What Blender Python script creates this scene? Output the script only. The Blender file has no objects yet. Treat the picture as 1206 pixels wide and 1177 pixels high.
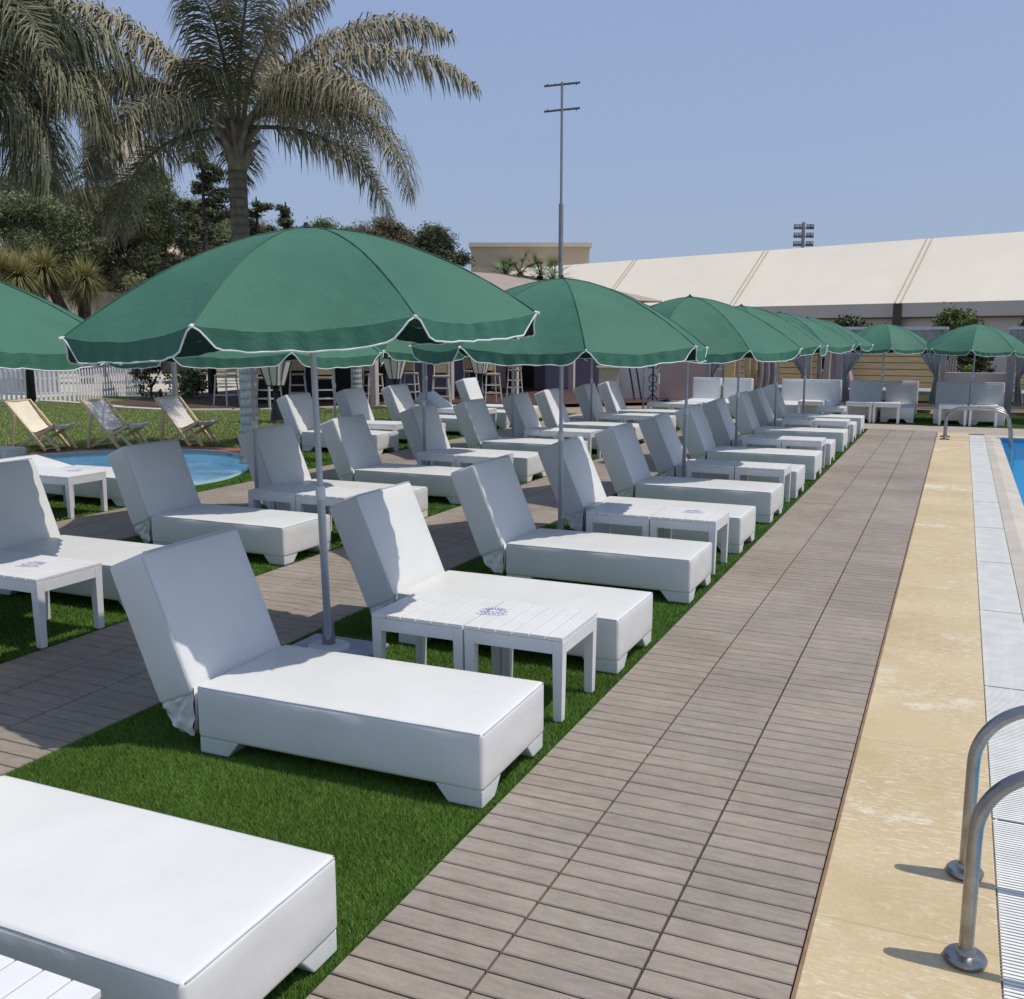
import bpy, bmesh, math, random
import numpy as np
from mathutils import Vector, Matrix, noise
from mathutils.geometry import tessellate_polygon
R = math.radians
PI = math.pi
rnd = random.Random(7)
C = bpy.context.scene.collection
sc = bpy.context.scene

# ------------------------------------------------------------------ camera
CAM_H = 2.0
F_PX, HOR, VPX = 1180.0, 393.0, 1134.0
PITCH = math.atan((588.5 - HOR) / F_PX)
YAW = math.atan((VPX - 603) / math.hypot(F_PX, 588.5 - HOR))
cd = bpy.data.cameras.new("camera"); cam = bpy.data.objects.new("camera", cd); C.objects.link(cam)
cd.sensor_fit = 'HORIZONTAL'; cd.sensor_width = 36; cd.lens = 36 * F_PX / 1206
cd.clip_start = .05; cd.clip_end = 3000
cam.location = (0, 0, CAM_H); cam.rotation_euler = (PI/2 - PITCH, 0, YAW)
sc.camera = cam

def place(px, d, z=0):
    """ground point seen at photo column px and at distance d in front of the lens"""
    x = (px - 603) / F_PX * d
    return Vector((x*math.cos(YAW) - d*math.sin(YAW), x*math.sin(YAW) + d*math.cos(YAW), z))
def hgt(py, d):
    v = 588.5 - py
    return CAM_H + d * (v*math.cos(PITCH) - F_PX*math.sin(PITCH)) / (F_PX*math.cos(PITCH) + v*math.sin(PITCH))     # height of a point at photo row py

# ------------------------------------------------------------------ light
SUN = Vector((.45, .08, 1)).normalized()
EL = math.asin(SUN.z); AZ = math.atan2(SUN.x, SUN.y)
w = bpy.data.worlds.new("World"); sc.world = w; w.use_nodes = True
nt = w.node_tree; nt.nodes.clear()
sky = nt.nodes.new('ShaderNodeTexSky'); sky.sky_type = 'NISHITA'; sky.sun_disc = False
sky.sun_elevation = EL; sky.sun_rotation = AZ; sky.air_density = 1.3; sky.dust_density = 1.2; sky.ozone_density = 1.6
hs = nt.nodes.new('ShaderNodeHueSaturation'); hs.inputs['Saturation'].default_value = .74; hs.inputs['Hue'].default_value = .517
bg = nt.nodes.new('ShaderNodeBackground'); bg.inputs['Strength'].default_value = .093
out = nt.nodes.new('ShaderNodeOutputWorld')
mxs = nt.nodes.new('ShaderNodeMix'); mxs.data_type = 'RGBA'; mxs.inputs[0].default_value = .62; mxs.inputs[7].default_value = (3.3, 4.65, 7.6, 1)
nt.links.new(sky.outputs[0], hs.inputs['Color']); nt.links.new(hs.outputs[0], mxs.inputs[6]); nt.links.new(mxs.outputs[2], bg.inputs['Color']); nt.links.new(bg.outputs[0], out.inputs[0])
sd = bpy.data.lights.new("sun", 'SUN'); so = bpy.data.objects.new("sun", sd); C.objects.link(so)
sd.energy = 2.9; sd.angle = R(.55); sd.color = (1, .945, .855)
so.rotation_euler = SUN.to_track_quat('Z', 'Y').to_euler()
sc.view_settings.view_transform = 'Standard'; sc.view_settings.look = 'None'
sc.view_settings.exposure = 0; sc.view_settings.gamma = 1

# ------------------------------------------------------------------ materials
def srgb(r, g, b):
    f = lambda c: (c/255/12.92) if c/255 <= .04045 else ((c/255+.055)/1.055)**2.4
    return (f(r), f(g), f(b), 1)
class NT:
    def __init__(s, name):
        s.m = bpy.data.materials.new(name); s.m.use_nodes = True; s.t = s.m.node_tree
        s.b = s.t.nodes['Principled BSDF']; s.co = s.t.nodes.new('ShaderNodeTexCoord')
    def n(s, t, **k):
        x = s.t.nodes.new(t)
        for a, v in k.items(): setattr(x, a, v)
        return x
    def l(s, a, b): s.t.links.new(a, b)
    def noise(s, scale, detail=3, rough=.55, vec=None, stretch=None):
        x = s.n('ShaderNodeTexNoise'); x.inputs['Scale'].default_value = scale
        x.inputs['Detail'].default_value = detail; x.inputs['Roughness'].default_value = rough
        v = vec or s.co.outputs['Object']
        if stretch:
            mp = s.n('ShaderNodeMapping'); mp.inputs['Scale'].default_value = stretch; s.l(v, mp.inputs[0]); v = mp.outputs[0]
        s.l(v, x.inputs['Vector']); return x.outputs['Fac']
    def ramp(s, fac, stops):
        x = s.n('ShaderNodeValToRGB'); e = x.color_ramp.elements
        e[0].position, e[0].color = stops[0]; e[1].position, e[1].color = stops[-1]
        for p, c in stops[1:-1]:
            k = e.new(p); k.color = c
        s.l(fac, x.inputs[0]); return x.outputs[0]
    def mix(s, fac, a, b, mode='MIX'):
        x = s.n('ShaderNodeMix', data_type='RGBA', blend_type=mode)
        for i, v in ((0, fac), (6, a), (7, b)):
            if hasattr(v, 'node'): s.l(v, x.inputs[i])
            else: x.inputs[i].default_value = v
        return x.outputs[2]
    def bump(s, h, strength=.3, dist=.01):
        x = s.n('ShaderNodeBump'); x.inputs['Strength'].default_value = strength; x.inputs['Distance'].default_value = dist
        s.l(h, x.inputs['Height']); s.l(x.outputs[0], s.b.inputs['Normal'])
    def done(s, col=None, rough=.6, metal=0, spec=None):
        if col is not None:
            if hasattr(col, 'node'): s.l(col, s.b.inputs['Base Color'])
            else: s.b.inputs['Base Color'].default_value = col
        s.b.inputs['Roughness'].default_value = rough; s.b.inputs['Metallic'].default_value = metal
        if spec is not None: s.b.inputs['Specular IOR Level'].default_value = spec
        return s.m
def g4(v, a=None): return (v, v, v, 1) if a is None else a
def sc4(c, k): return (c[0]*k, c[1]*k, c[2]*k, 1)
def simple(name, col, rough=.6, var=.12, scale=6, metal=0, bump=0, stretch=None, spec=None):
    t = NT(name); f = t.noise(scale, 4, stretch=stretch)
    c = t.ramp(f, [(.3, sc4(col, 1-var)), (.7, sc4(col, 1+var))])
    if bump: t.bump(f, bump)
    return t.done(c, rough, metal, spec)

def vinyl():
    t = NT('white_vinyl')
    f = t.noise(2.2, 3); f2 = t.noise(11, 3); st = t.noise(5, 5, .7, stretch=(1, 1, .35))
    c = t.ramp(f, [(.3, (.775, .765, .735, 1)), (.7, (.822, .815, .788, 1))])
    d = t.ramp(st, [(.60, g4(1)), (.80, (.86, .85, .82, 1))])
    c = t.mix(.5, c, d, 'MULTIPLY')
    oi = t.n('ShaderNodeObjectInfo'); c = t.mix(1, c, t.ramp(oi.outputs['Random'], [(0, (.93, .93, .92, 1)), (1, g4(1))]), 'MULTIPLY')
    m = t.n('ShaderNodeMath', operation='ADD'); t.l(f2, m.inputs[0]); t.l(t.noise(2.6, 2, stretch=(.5, 1.6, 1)), m.inputs[1])
    t.bump(m.outputs[0], .09, .03)
    return t.done(c, .40, 0, .4)
def fabric_green():
    t = NT('green_canvas')
    f = t.noise(1.7, 3); f2 = t.noise(9, 4, .6)
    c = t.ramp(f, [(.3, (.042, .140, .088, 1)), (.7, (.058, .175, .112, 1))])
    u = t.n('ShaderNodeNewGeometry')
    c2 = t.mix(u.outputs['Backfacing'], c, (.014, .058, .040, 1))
    sc_ = t.noise(5, 5, .6, stretch=(1, 1, 2.5)); mm = t.n('ShaderNodeMath', operation='ADD'); t.l(f2, mm.inputs[0]); t.l(sc_, mm.inputs[1])
    t.bump(mm.outputs[0], .22, .035)
    m = t.done(c2, .7, 0, .35)
    return m
def planks():
    t = NT('composite_planks')
    a = t.n('ShaderNodeAttribute', attribute_name='tint')
    f = t.noise(5, 6, .7, stretch=(1.6, 6, 4)); f2 = t.noise(1.3, 4); f3 = t.noise(75, 3)
    c = t.ramp(f, [(.25, (.285, .240, .198, 1)), (.75, (.445, .380, .315, 1))])
    c = t.mix(.55, c, t.ramp(f2, [(.3, g4(.74)), (.7, g4(1.12))]), 'MULTIPLY')
    dirt = t.ramp(t.noise(.45, 5, .65), [(.42, g4(1)), (.62, (.82, .80, .78, 1))]); c = t.mix(.8, c, dirt, 'MULTIPLY')
    tint = t.ramp(a.outputs['Fac'], [(0, (.90, .90, .905, 1)), (1, (1.08, 1.07, 1.06, 1))])
    c = t.mix(1, c, tint, 'MULTIPLY')
    sp = t.ramp(f3, [(.42, g4(.8)), (.6, g4(1))]); c = t.mix(.35, c, sp, 'MULTIPLY')
    t.bump(f, .35, .004)
    return t.done(c, .72, 0, .3)
def turf_base():
    t = NT('turf_backing'); f = t.noise(90, 3); f2 = t.noise(1.5, 3)
    c = t.ramp(f, [(.35, (.018, .050, .008, 1)), (.7, (.060, .135, .025, 1))])
    c = t.mix(.5, c, t.ramp(f2, [(.3, g4(.8)), (.7, g4(1.2))]), 'MULTIPLY')
    t.bump(f, .8, .02)
    return t.done(c, .9, 0, .1)
def blade():
    t = NT('turf_blades'); a = t.n('ShaderNodeAttribute', attribute_name='tint'); f = t.noise(1.8, 3)
    c = t.ramp(a.outputs['Fac'], [(0, (.055, .135, .018, 1)), (.6, (.130, .250, .036, 1)), (1, (.28, .39, .085, 1))])
    c = t.mix(.6, c, t.ramp(f, [(.3, g4(.72)), (.7, g4(1.25))]), 'MULTIPLY')
    return t.done(c, .6, 0, .25)
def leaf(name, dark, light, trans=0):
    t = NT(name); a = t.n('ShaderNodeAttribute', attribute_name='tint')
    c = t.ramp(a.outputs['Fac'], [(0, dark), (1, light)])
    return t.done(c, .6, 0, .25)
def beige():
    t = NT('beige_painted_concrete')
    f = t.noise(1.2, 4); c = t.ramp(f, [(.3, (.52, .395, .225, 1)), (.7, (.63, .50, .305, 1))])
    f3 = t.noise(6.5, 8, .78, stretch=(.9, 1.15, 1)); big = t.noise(1.1, 2)
    m = t.n('ShaderNodeMath', operation='MULTIPLY'); t.l(f3, m.inputs[0]); t.l(big, m.inputs[1])
    k = t.ramp(m.outputs[0], [(.30, g4(0)), (.38, g4(.75))])
    fs = t.noise(26, 6, .8, stretch=(.6, 2.2, 1)); k2 = t.ramp(fs, [(.51, g4(0)), (.64, g4(.85))]); k3 = t.ramp(t.noise(1.6, 3), [(.36, g4(.1)), (.56, g4(1))])
    sp_ = t.n('ShaderNodeSeparateXYZ'); t.l(t.co.outputs['Object'], sp_.inputs[0]); zone = t.ramp(t.noise(.6, 1, vec=None, stretch=(.2, .55, 1)), [(.42, g4(.15)), (.6, g4(1))])
    kz = t.n('ShaderNodeMath', operation='MULTIPLY'); t.l(k, kz.inputs[0]); t.l(zone, kz.inputs[1]); k = kz.outputs[0]
    kk = t.n('ShaderNodeMath', operation='MULTIPLY'); t.l(k2, kk.inputs[0]); t.l(k3, kk.inputs[1]); c = t.mix(kk.outputs[0], c, (.78, .70, .54, 1))
    c = t.mix(k, c, (.80, .74, .62, 1))
    fine = t.noise(70, 3); c = t.mix(.3, c, t.ramp(fine, [(.35, g4(.82)), (.6, g4(1.05))]), 'MULTIPLY')
    sep = t.n('ShaderNodeSeparateXYZ'); t.l(t.co.outputs['Object'], sep.inputs[0])
    md = t.n('ShaderNodeMath', operation='PINGPONG'); t.l(sep.outputs['Y'], md.inputs[0]); md.inputs[1].default_value = .42
    lt = t.n('ShaderNodeMath', operation='LESS_THAN'); t.l(md.outputs[0], lt.inputs[0]); lt.inputs[1].default_value = .0035
    lm = t.n('ShaderNodeMath', operation='MULTIPLY'); t.l(lt.outputs[0], lm.inputs[0]); lm.inputs[1].default_value = .45; c = t.mix(lm.outputs[0], c, (.33, .24, .14, 1))
    # weathered edge along the planks
    t.bump(f3, .2, .003)
    return t.done(c, .75, 0, .3)
def stripes(name, a, b, scale, zig=True):
    t = NT(name); wv = t.n('ShaderNodeTexWave'); wv.wave_type = 'BANDS'; wv.bands_direction = 'Z'
    wv.inputs['Scale'].default_value = scale
    sep = t.n('ShaderNodeSeparateXYZ'); t.l(t.co.outputs['Object'], sep.inputs[0])
    pp = t.n('ShaderNodeMath', operation='PINGPONG'); t.l(sep.outputs['Y'], pp.inputs[0]); pp.inputs[1].default_value = .07
    ad = t.n('ShaderNodeMath', operation='ADD'); t.l(sep.outputs['Z'], ad.inputs[0]); t.l(pp.outputs[0], ad.inputs[1])
    cb = t.n('ShaderNodeCombineXYZ'); t.l(ad.outputs[0], cb.inputs[2]); t.l(cb.outputs[0], wv.inputs[0])
    c = t.ramp(wv.outputs['Fac'], [(.42, a), (.58, b)])
    return t.done(c, .85)
def bands(name, a, b, axis, period, rough=.6, metal=0, thr=(.1, .25)):
    t = NT(name); sep = t.n('ShaderNodeSeparateXYZ'); t.l(t.co.outputs['Object'], sep.inputs[0])
    pp = t.n('ShaderNodeMath', operation='PINGPONG'); t.l(sep.outputs[axis], pp.inputs[0]); pp.inputs[1].default_value = period/2
    mu = t.n('ShaderNodeMath', operation='MULTIPLY'); t.l(pp.outputs[0], mu.inputs[0]); mu.inputs[1].default_value = 2/period
    c = t.ramp(mu.outputs[0], [(thr[0], b), (thr[1], a)])
    f = t.noise(4, 4); c = t.mix(.6, c, t.ramp(f, [(.3, g4(.75)), (.7, g4(1.15))]), 'MULTIPLY')
    return t.done(c, rough, metal)
def trunk_mat(name, a, b, period=.09):
    t = NT(name); sep = t.n('ShaderNodeSeparateXYZ'); t.l(t.co.outputs['Object'], sep.inputs[0])
    f = t.noise(9, 4); ad = t.n('ShaderNodeMath', operation='MULTIPLY_ADD'); t.l(f, ad.inputs[0]); ad.inputs[1].default_value = .06; t.l(sep.outputs['Z'], ad.inputs[2])
    pp = t.n('ShaderNodeMath', operation='PINGPONG'); t.l(ad.outputs[0], pp.inputs[0]); pp.inputs[1].default_value = period/2
    mu = t.n('ShaderNodeMath', operation='MULTIPLY'); t.l(pp.outputs[0], mu.inputs[0]); mu.inputs[1].default_value = 2/period
    c = t.ramp(mu.outputs[0], [(.0, sc4(a, .62)), (.25, a), (1, b)])
    c = t.mix(.7, c, t.ramp(t.noise(14, 4, stretch=(1, 1, .3)), [(.3, g4(.6)), (.7, g4(1.2))]), 'MULTIPLY')
    t.bump(mu.outputs[0], .6, .02)
    return t.done(c, .9)
def water(name, col, alpha=.5, sp=.5):
    t = NT(name); f = t.noise(7, 3, stretch=(1, 1, 1)); f2 = t.noise(2.2, 2)
    c = t.ramp(f, [(.35, col), (.7, sc4(col, 1.25))])
    m = t.n('ShaderNodeMath', operation='ADD'); t.l(f, m.inputs[0]); t.l(f2, m.inputs[1])
    t.bump(m.outputs[0], .22, .03); t.b.inputs['Alpha'].default_value = alpha
    return t.done(c, .10, 0, sp)
def pool_tiles(name, a, grout, s=.25):
    t = NT(name); br = t.n('ShaderNodeTexBrick'); br.offset = 0
    br.inputs['Scale'].default_value = 1; br.inputs['Brick Width'].default_value = s; br.inputs['Row Height'].default_value = s
    br.inputs['Mortar Size'].default_value = .006
    br.inputs['Color1'].default_value = a; br.inputs['Color2'].default_value = sc4(a, 1.12); br.inputs['Mortar'].default_value = grout
    t.l(t.co.outputs['Object'], br.inputs[0])
    return t.done(br.outputs[0], .4)

M = dict(
    vinyl=vinyl(), plastic=simple('white_plastic', (.83, .82, .80, 1), .4, .05, 5),
    foot=simple('white_resin_foot', (.70, .72, .69, 1), .5, .08, 8),
    seam=simple('vinyl_seam', (.60, .62, .66, 1), .5, .05, 8),
    green=fabric_green(), greenseam=simple('dark_green_seam', (.034, .105, .072, 1), .7, .1), piping=simple('white_piping', (.80, .82, .80, 1), .6, .04),
    pole=simple('painted_steel_pole', (.50, .52, .56, 1), .35, .08, 3, .1),
    socket=simple('grey_plastic_socket', (.20, .21, .23, 1), .5, .1),
    slab=simple('blue_grey_base_slab', (.36, .39, .48, 1), .8, .18, 9, 0, .3),
    whitebase=simple('whitewashed_concrete', (.62, .63, .65, 1), .7, .12, 9),
    black=simple('black_metal', (.012, .013, .012, 1), .45, .2), planks=planks(), gap=simple('shadow_gap_support', (.018, .015, .013, 1), .9, .2),
    turf=turf_base(), blades=blade(), beige=beige(),
    brickedge=simple('terracotta_edge', (.27, .16, .10, 1), .85, .25, 14),
    terracotta=simple('terracotta_paving', (.31, .12, .075, 1), .8, .22, 5),
    grate=simple('white_grating', (.84, .82, .76, 1), .65, .08, 6, spec=.15), gratedark=simple('drain_channel', (.30, .29, .27, 1), .9, .2),
    coping=simple('stone_coping', (.56, .50, .41, 1), .7, .12, 2.4, 0, .15),
    pave=simple('beige_paving', (.42, .35, .29, 1), .8, .12, 3),
    ground=simple('sandy_ground', (.30, .25, .18, 1), .95, .2, .4),
    lawn=simple('lawn_soil', (.07, .12, .03, 1), .95, .3, 2),
    steel=simple('stainless_steel', (.36, .35, .335, 1), .36, .25, 12, 1, .08),
    water=water('pool_water', (.07, .42, .68, 1), .4, .3), tiles=pool_tiles('blue_pool_tiles', (.18, .66, .90, 1), (.30, .62, .80, 1), .28),
    bandtile=pool_tiles('dark_blue_waterline_tiles', (.05, .25, .50, 1), (.16, .36, .60, 1), .14),
    kwater=water('shallow_pool_water', (.42, .80, .92, 1), .14, .12), ktiles=simple('turquoise_pool_paint', (.60, .93, 1, 1), .5, .08, 2),
    wood=simple('pale_beech_wood', (.66, .50, .29, 1), .6, .15, 6, 0, 0, (1, 1, 6)), canvas=simple('cream_canvas', (.80, .70, .54, 1), .9, .08, 5),
    zig=stripes('zigzag_canvas', (.52, .49, .46, 1), (.78, .73, .65, 1), 6.5),
    picket=simple('white_painted_wood', (.78, .77, .80, 1), .55, .06), kerb=simple('pale_stone_kerb', (.60, .54, .42, 1), .85, .12, 3),
    trunk=trunk_mat('palm_trunk_bark', (.17, .135, .10, 1), (.30, .25, .20, 1)), trunkmix=None, trunkgrey=trunk_mat('grey_palm_bark', (.40, .39, .39, 1), (.46, .45, .46, 1), .13),
    bark=simple('dark_bark', (.055, .042, .032, 1), .95, .3, 8, 0, .5), boot=simple('palm_leaf_base', (.22, .17, .12, 1), .8, .35, 8, 0, .4, (1, 1, .4)),
    frond=leaf('palm_leaflets', (.050, .062, .028, 1), (.46, .385, .25, 1)), frondgreen=leaf('green_palm_leaflets', (.028, .045, .018, 1), (.32, .30, .18, 1)),
    rachis=simple('palm_stalk', (.13, .12, .06, 1), .6, .2),
    olive=leaf('grey_green_leaves', (.052, .070, .030, 1), (.40, .43, .22, 1)), dark=leaf('dark_green_leaves', (.022, .032, .015, 1), (.17, .19, .09, 1)),
    brownleaf=leaf('brownish_leaves', (.065, .055, .035, 1), (.36, .30, .19, 1)), bush=leaf('bright_leaves', (.05, .09, .02, 1), (.24, .26, .08, 1)),
    yucca=leaf('yellow_green_blades', (.07, .08, .025, 1), (.46, .42, .17, 1)), fan=leaf('fan_palm_blades', (.03, .07, .02, 1), (.17, .26, .09, 1)),
    wall=simple('weathered_plaster', (.42, .36, .29, 1), .9, .25, .8, 0, .2, (1, 1, .3)), lowwall=simple('pinkish_plaster', (.60, .53, .50, 1), .9, .08, 1),
    pinkwall=simple('dusty_pink_panel', (.50, .37, .345, 1), .8, .08, 1.2), whitewall=simple('white_plaster', (.68, .66, .66, 1), .8, .06, 1.5),
    lilac=simple('lilac_cloth', (.40, .36, .55, 1), .9, .12, 2), greycloth=simple('grey_cloth', (.37, .345, .355, 1), .9, .18, 3),
    creamcloth=simple('cream_cloth', (.56, .50, .46, 1), .9, .12, 3), pinkcloth=simple('dusty_pink_cloth', (.48, .37, .35, 1), .9, .2, 4, 0, .3, (3, 3, .5)),
    slat=bands('pine_slats', (.50, .34, .17, 1), (.12, .07, .035, 1), 'Z', .17), slatplain=simple('pine_board', (.68, .49, .25, 1), .7, .15, 3, 0, 0, (1, 1, 8)),
    tent=simple('cream_marquee_pvc', (.92, .82, .64, 1), .5, .03, .5), tentband=simple('marquee_seam_band', (.60, .51, .38, 1), .5, .05, 1), valance=simple('grey_marquee_wall', (.56, .52, .47, 1), .7, .06, .5),
    brown=simple('brown_steel', (.07, .045, .035, 1), .5, .2), awning=simple('taupe_roofing', (.36, .29, .235, 1), .8, .1, .8), awningtrim=simple('pale_timber_trim', (.55, .44, .33, 1), .7, .1, 2),
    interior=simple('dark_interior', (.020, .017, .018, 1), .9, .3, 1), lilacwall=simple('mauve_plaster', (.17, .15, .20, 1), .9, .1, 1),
    deckred=simple('dark_red_decking', (.085, .040, .030, 1), .7, .25, 3), stool=simple('off_white_wood', (.58, .54, .48, 1), .6, .08), stoolback=simple('woven_cane', (.42, .32, .20, 1), .8, .2, 20),
    glass=simple('frosted_lamp_glass', (.78, .75, .66, 1), .5, .04, 3), hill=simple('dry_hillside', (.48, .38, .26, 1), .95, .25, .12), farhouse=simple('sand_plaster', (.46, .37, .27, 1), .9, .08, .5),
    house2=simple('pale_plaster', (.56, .50, .44, 1), .9, .08, .5), window=simple('dark_window', (.05, .055, .06, 1), .3, .2), mast=simple('galvanised_mast', (.30, .30, .31, 1), .5, .1, 2, .3),
    floodlight=simple('floodlight_housing', (.10, .10, .11, 1), .5, .2), lens=simple('floodlight_glass', (.42, .44, .46, 1), .3, .1),
    logo=simple('violet_print', (.16, .11, .50, 1), .6, .1), white=simple('white_enamel', (.78, .78, .78, 1), .4, .05), redpot=simple('red_panel', (.25, .035, .04, 1), .7, .2),
    mustard=simple('cream_cabinet', (.55, .50, .33, 1), .7, .1), bottle=simple('brown_bottle_glass', (.06, .02, .012, 1), .2, .3), clear=simple('blue_tarp', (.05, .07, .22, 1), .7, .2),
)

# ------------------------------------------------------------------ mesh helpers
def trunk_mix():
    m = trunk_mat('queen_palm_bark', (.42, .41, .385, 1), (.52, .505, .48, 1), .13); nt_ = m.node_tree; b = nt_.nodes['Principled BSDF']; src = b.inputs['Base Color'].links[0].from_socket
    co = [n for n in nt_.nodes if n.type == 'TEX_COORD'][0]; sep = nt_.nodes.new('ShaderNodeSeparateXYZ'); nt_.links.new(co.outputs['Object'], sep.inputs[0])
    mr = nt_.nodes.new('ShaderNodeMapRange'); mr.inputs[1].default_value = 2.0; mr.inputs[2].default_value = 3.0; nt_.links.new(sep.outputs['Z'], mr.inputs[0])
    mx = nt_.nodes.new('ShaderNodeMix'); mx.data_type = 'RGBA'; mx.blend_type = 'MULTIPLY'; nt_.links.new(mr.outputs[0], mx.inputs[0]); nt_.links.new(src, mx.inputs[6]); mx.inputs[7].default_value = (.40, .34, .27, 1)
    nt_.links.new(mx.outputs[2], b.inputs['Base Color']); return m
M['trunkmix'] = trunk_mix()
class MB:
    def __init__(s): s.v = []; s.f = []; s.t = []
    def add(s, vs, fs, tint=.5):
        o = len(s.v); s.v += [tuple(p) for p in vs]; s.f += [tuple(i+o for i in f) for f in fs]; s.t += [tint]*len(fs)
    def box(s, a, b, tint=.5, mat=None):
        (x0, y0, z0), (x1, y1, z1) = a, b
        vs = [Vector(p) for p in ((x0,y0,z0),(x1,y0,z0),(x1,y1,z0),(x0,y1,z0),(x0,y0,z1),(x1,y0,z1),(x1,y1,z1),(x0,y1,z1))]
        if mat: vs = [mat @ p for p in vs]
        s.add(vs, [(0,3,2,1),(4,5,6,7),(0,1,5,4),(1,2,6,5),(2,3,7,6),(3,0,4,7)], tint)
    def tube(s, pts, r, n=10, cap=True, tint=.5):
        pts = [Vector(p) for p in pts]; rs = r if isinstance(r, (list, tuple)) else [r]*len(pts)
        rings = []; up = None
        for i, p in enumerate(pts):
            d = (pts[min(i+1, len(pts)-1)] - pts[max(i-1, 0)]).normalized()
            if up is None: up = d.orthogonal().normalized()
            up = (up - d*up.dot(d)).normalized(); q = d.cross(up)
            rings.append([p + (up*math.cos(2*PI*k/n) + q*math.sin(2*PI*k/n))*rs[i] for k in range(n)])
        vs = [v for rg in rings for v in rg]; fs = []
        for i in range(len(pts)-1):
            for k in range(n): fs.append((i*n+k, i*n+(k+1) % n, (i+1)*n+(k+1) % n, (i+1)*n+k))
        if cap: fs += [tuple(range(n-1, -1, -1)), tuple((len(pts)-1)*n+k for k in range(n))]
        s.add(vs, fs, tint)
    def lathe(s, prof, c=(0,0,0), n=24, tint=.5):
        vs = []; fs = []
        for r, z in prof: vs += [(c[0]+r*math.cos(2*PI*k/n), c[1]+r*math.sin(2*PI*k/n), c[2]+z) for k in range(n)]
        for i in range(len(prof)-1):
            for k in range(n): fs.append((i*n+k, i*n+(k+1) % n, (i+1)*n+(k+1) % n, (i+1)*n+k))
        fs += [tuple(range(n-1, -1, -1)), tuple((len(prof)-1)*n+k for k in range(n))]
        s.add(vs, fs, tint)
    def quad(s, a, b, c, d, tint=.5): s.add([a, b, c, d], [(0,1,2,3)], tint)
    def prism(s, poly, y0, y1, tint=.5):     # polygon in x-z, extruded along y
        n = len(poly); vs = [(x, y0, z) for x, z in poly] + [(x, y1, z) for x, z in poly]
        fs = [tuple(range(n)), tuple(range(2*n-1, n-1, -1))] + [(i, i+n, (i+1) % n+n, (i+1) % n) for i in range(n)]
        s.add(vs, fs, tint)
    def grid(s, fn, nu, nv, tint=.5):
        vs = [fn(i/nu, j/nv) for j in range(nv+1) for i in range(nu+1)]
        s.add(vs, [(j*(nu+1)+i, j*(nu+1)+i+1, (j+1)*(nu+1)+i+1, (j+1)*(nu+1)+i) for j in range(nv) for i in range(nu)], tint)
    def build(s, name, mat, parent=None, smooth=False, bevel=0, fixn=False):
        me = bpy.data.meshes.new(name); me.from_pydata(s.v, [], s.f)
        at = me.attributes.new('tint', 'FLOAT', 'FACE'); at.data.foreach_set('value', s.t)
        me.materials.append(mat)
        if fixn:
            bm = bmesh.new(); bm.from_mesh(me); bmesh.ops.recalc_face_normals(bm, faces=bm.faces); bm.to_mesh(me); bm.free()
        if smooth:
            me.polygons.foreach_set('use_smooth', [True]*len(me.polygons))
            if smooth == 'auto':
                try: me.set_sharp_from_angle(angle=R(38))
                except Exception: pass
        me.update()
        o = bpy.data.objects.new(name, me); C.objects.link(o)
        if parent: o.parent = parent
        if bevel:
            b = o.modifiers.new('bevel', 'BEVEL'); b.width = bevel; b.segments = 2; b.limit_method = 'ANGLE'
        return o
def raw_mesh(name, V, Fi, per, tint, mat, parent=None):
    """big numpy meshes: V (n,3), Fi flat indices, per = vertices per face"""
    me = bpy.data.meshes.new(name); nf = len(Fi)//per
    me.vertices.add(len(V)); me.vertices.foreach_set('co', V.astype(np.float32).ravel())
    me.loops.add(len(Fi)); me.loops.foreach_set('vertex_index', Fi.astype(np.int32))
    me.polygons.add(nf); me.polygons.foreach_set('loop_start', np.arange(0, nf*per, per, dtype=np.int32))
    try: me.polygons.foreach_set('loop_total', np.full(nf, per, dtype=np.int32))
    except Exception: pass
    at = me.attributes.new('tint', 'FLOAT', 'FACE'); at.data.foreach_set('value', np.asarray(tint, dtype=np.float32))
    me.materials.append(mat); me.update(calc_edges=True)
    o = bpy.data.objects.new(name, me); C.objects.link(o)
    if parent: o.parent = parent
    return o
def tag(o, label, cat, group=None, kind=None):
    if label: o['label'] = label
    if cat: o['category'] = cat
    if group: o['group'] = group
    if kind: o['kind'] = kind
    return o
def thing(name, label, cat, loc=(0,0,0), rz=0, group=None):
    o = bpy.data.objects.new(name, None); C.objects.link(o); o.empty_display_size = .2
    o.location = loc; o.rotation_euler = (0, 0, rz); return tag(o, label, cat, group)
def struct(name, mb, mat, **k):
    o = mb.build(name, mat, **k); o['kind'] = 'structure'; return o
def dup(root, loc, rz, label, group=None):
    def cp(o, par):
        c = o.copy(); C.objects.link(c)
        if par: c.parent = par
        for ch in o.children: cp(ch, c)
        return c
    r = cp(root, None); r.location = loc; r.rotation_euler = (0, 0, rz); r['label'] = label
    if group: r['group'] = group
    return r
def kids(o, name): return [c for c in o.children if c.name.split('.')[0] == name]
def nz(x, y, z, s=1): return noise.noise(Vector((x*s, y*s, z*s)))
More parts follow.
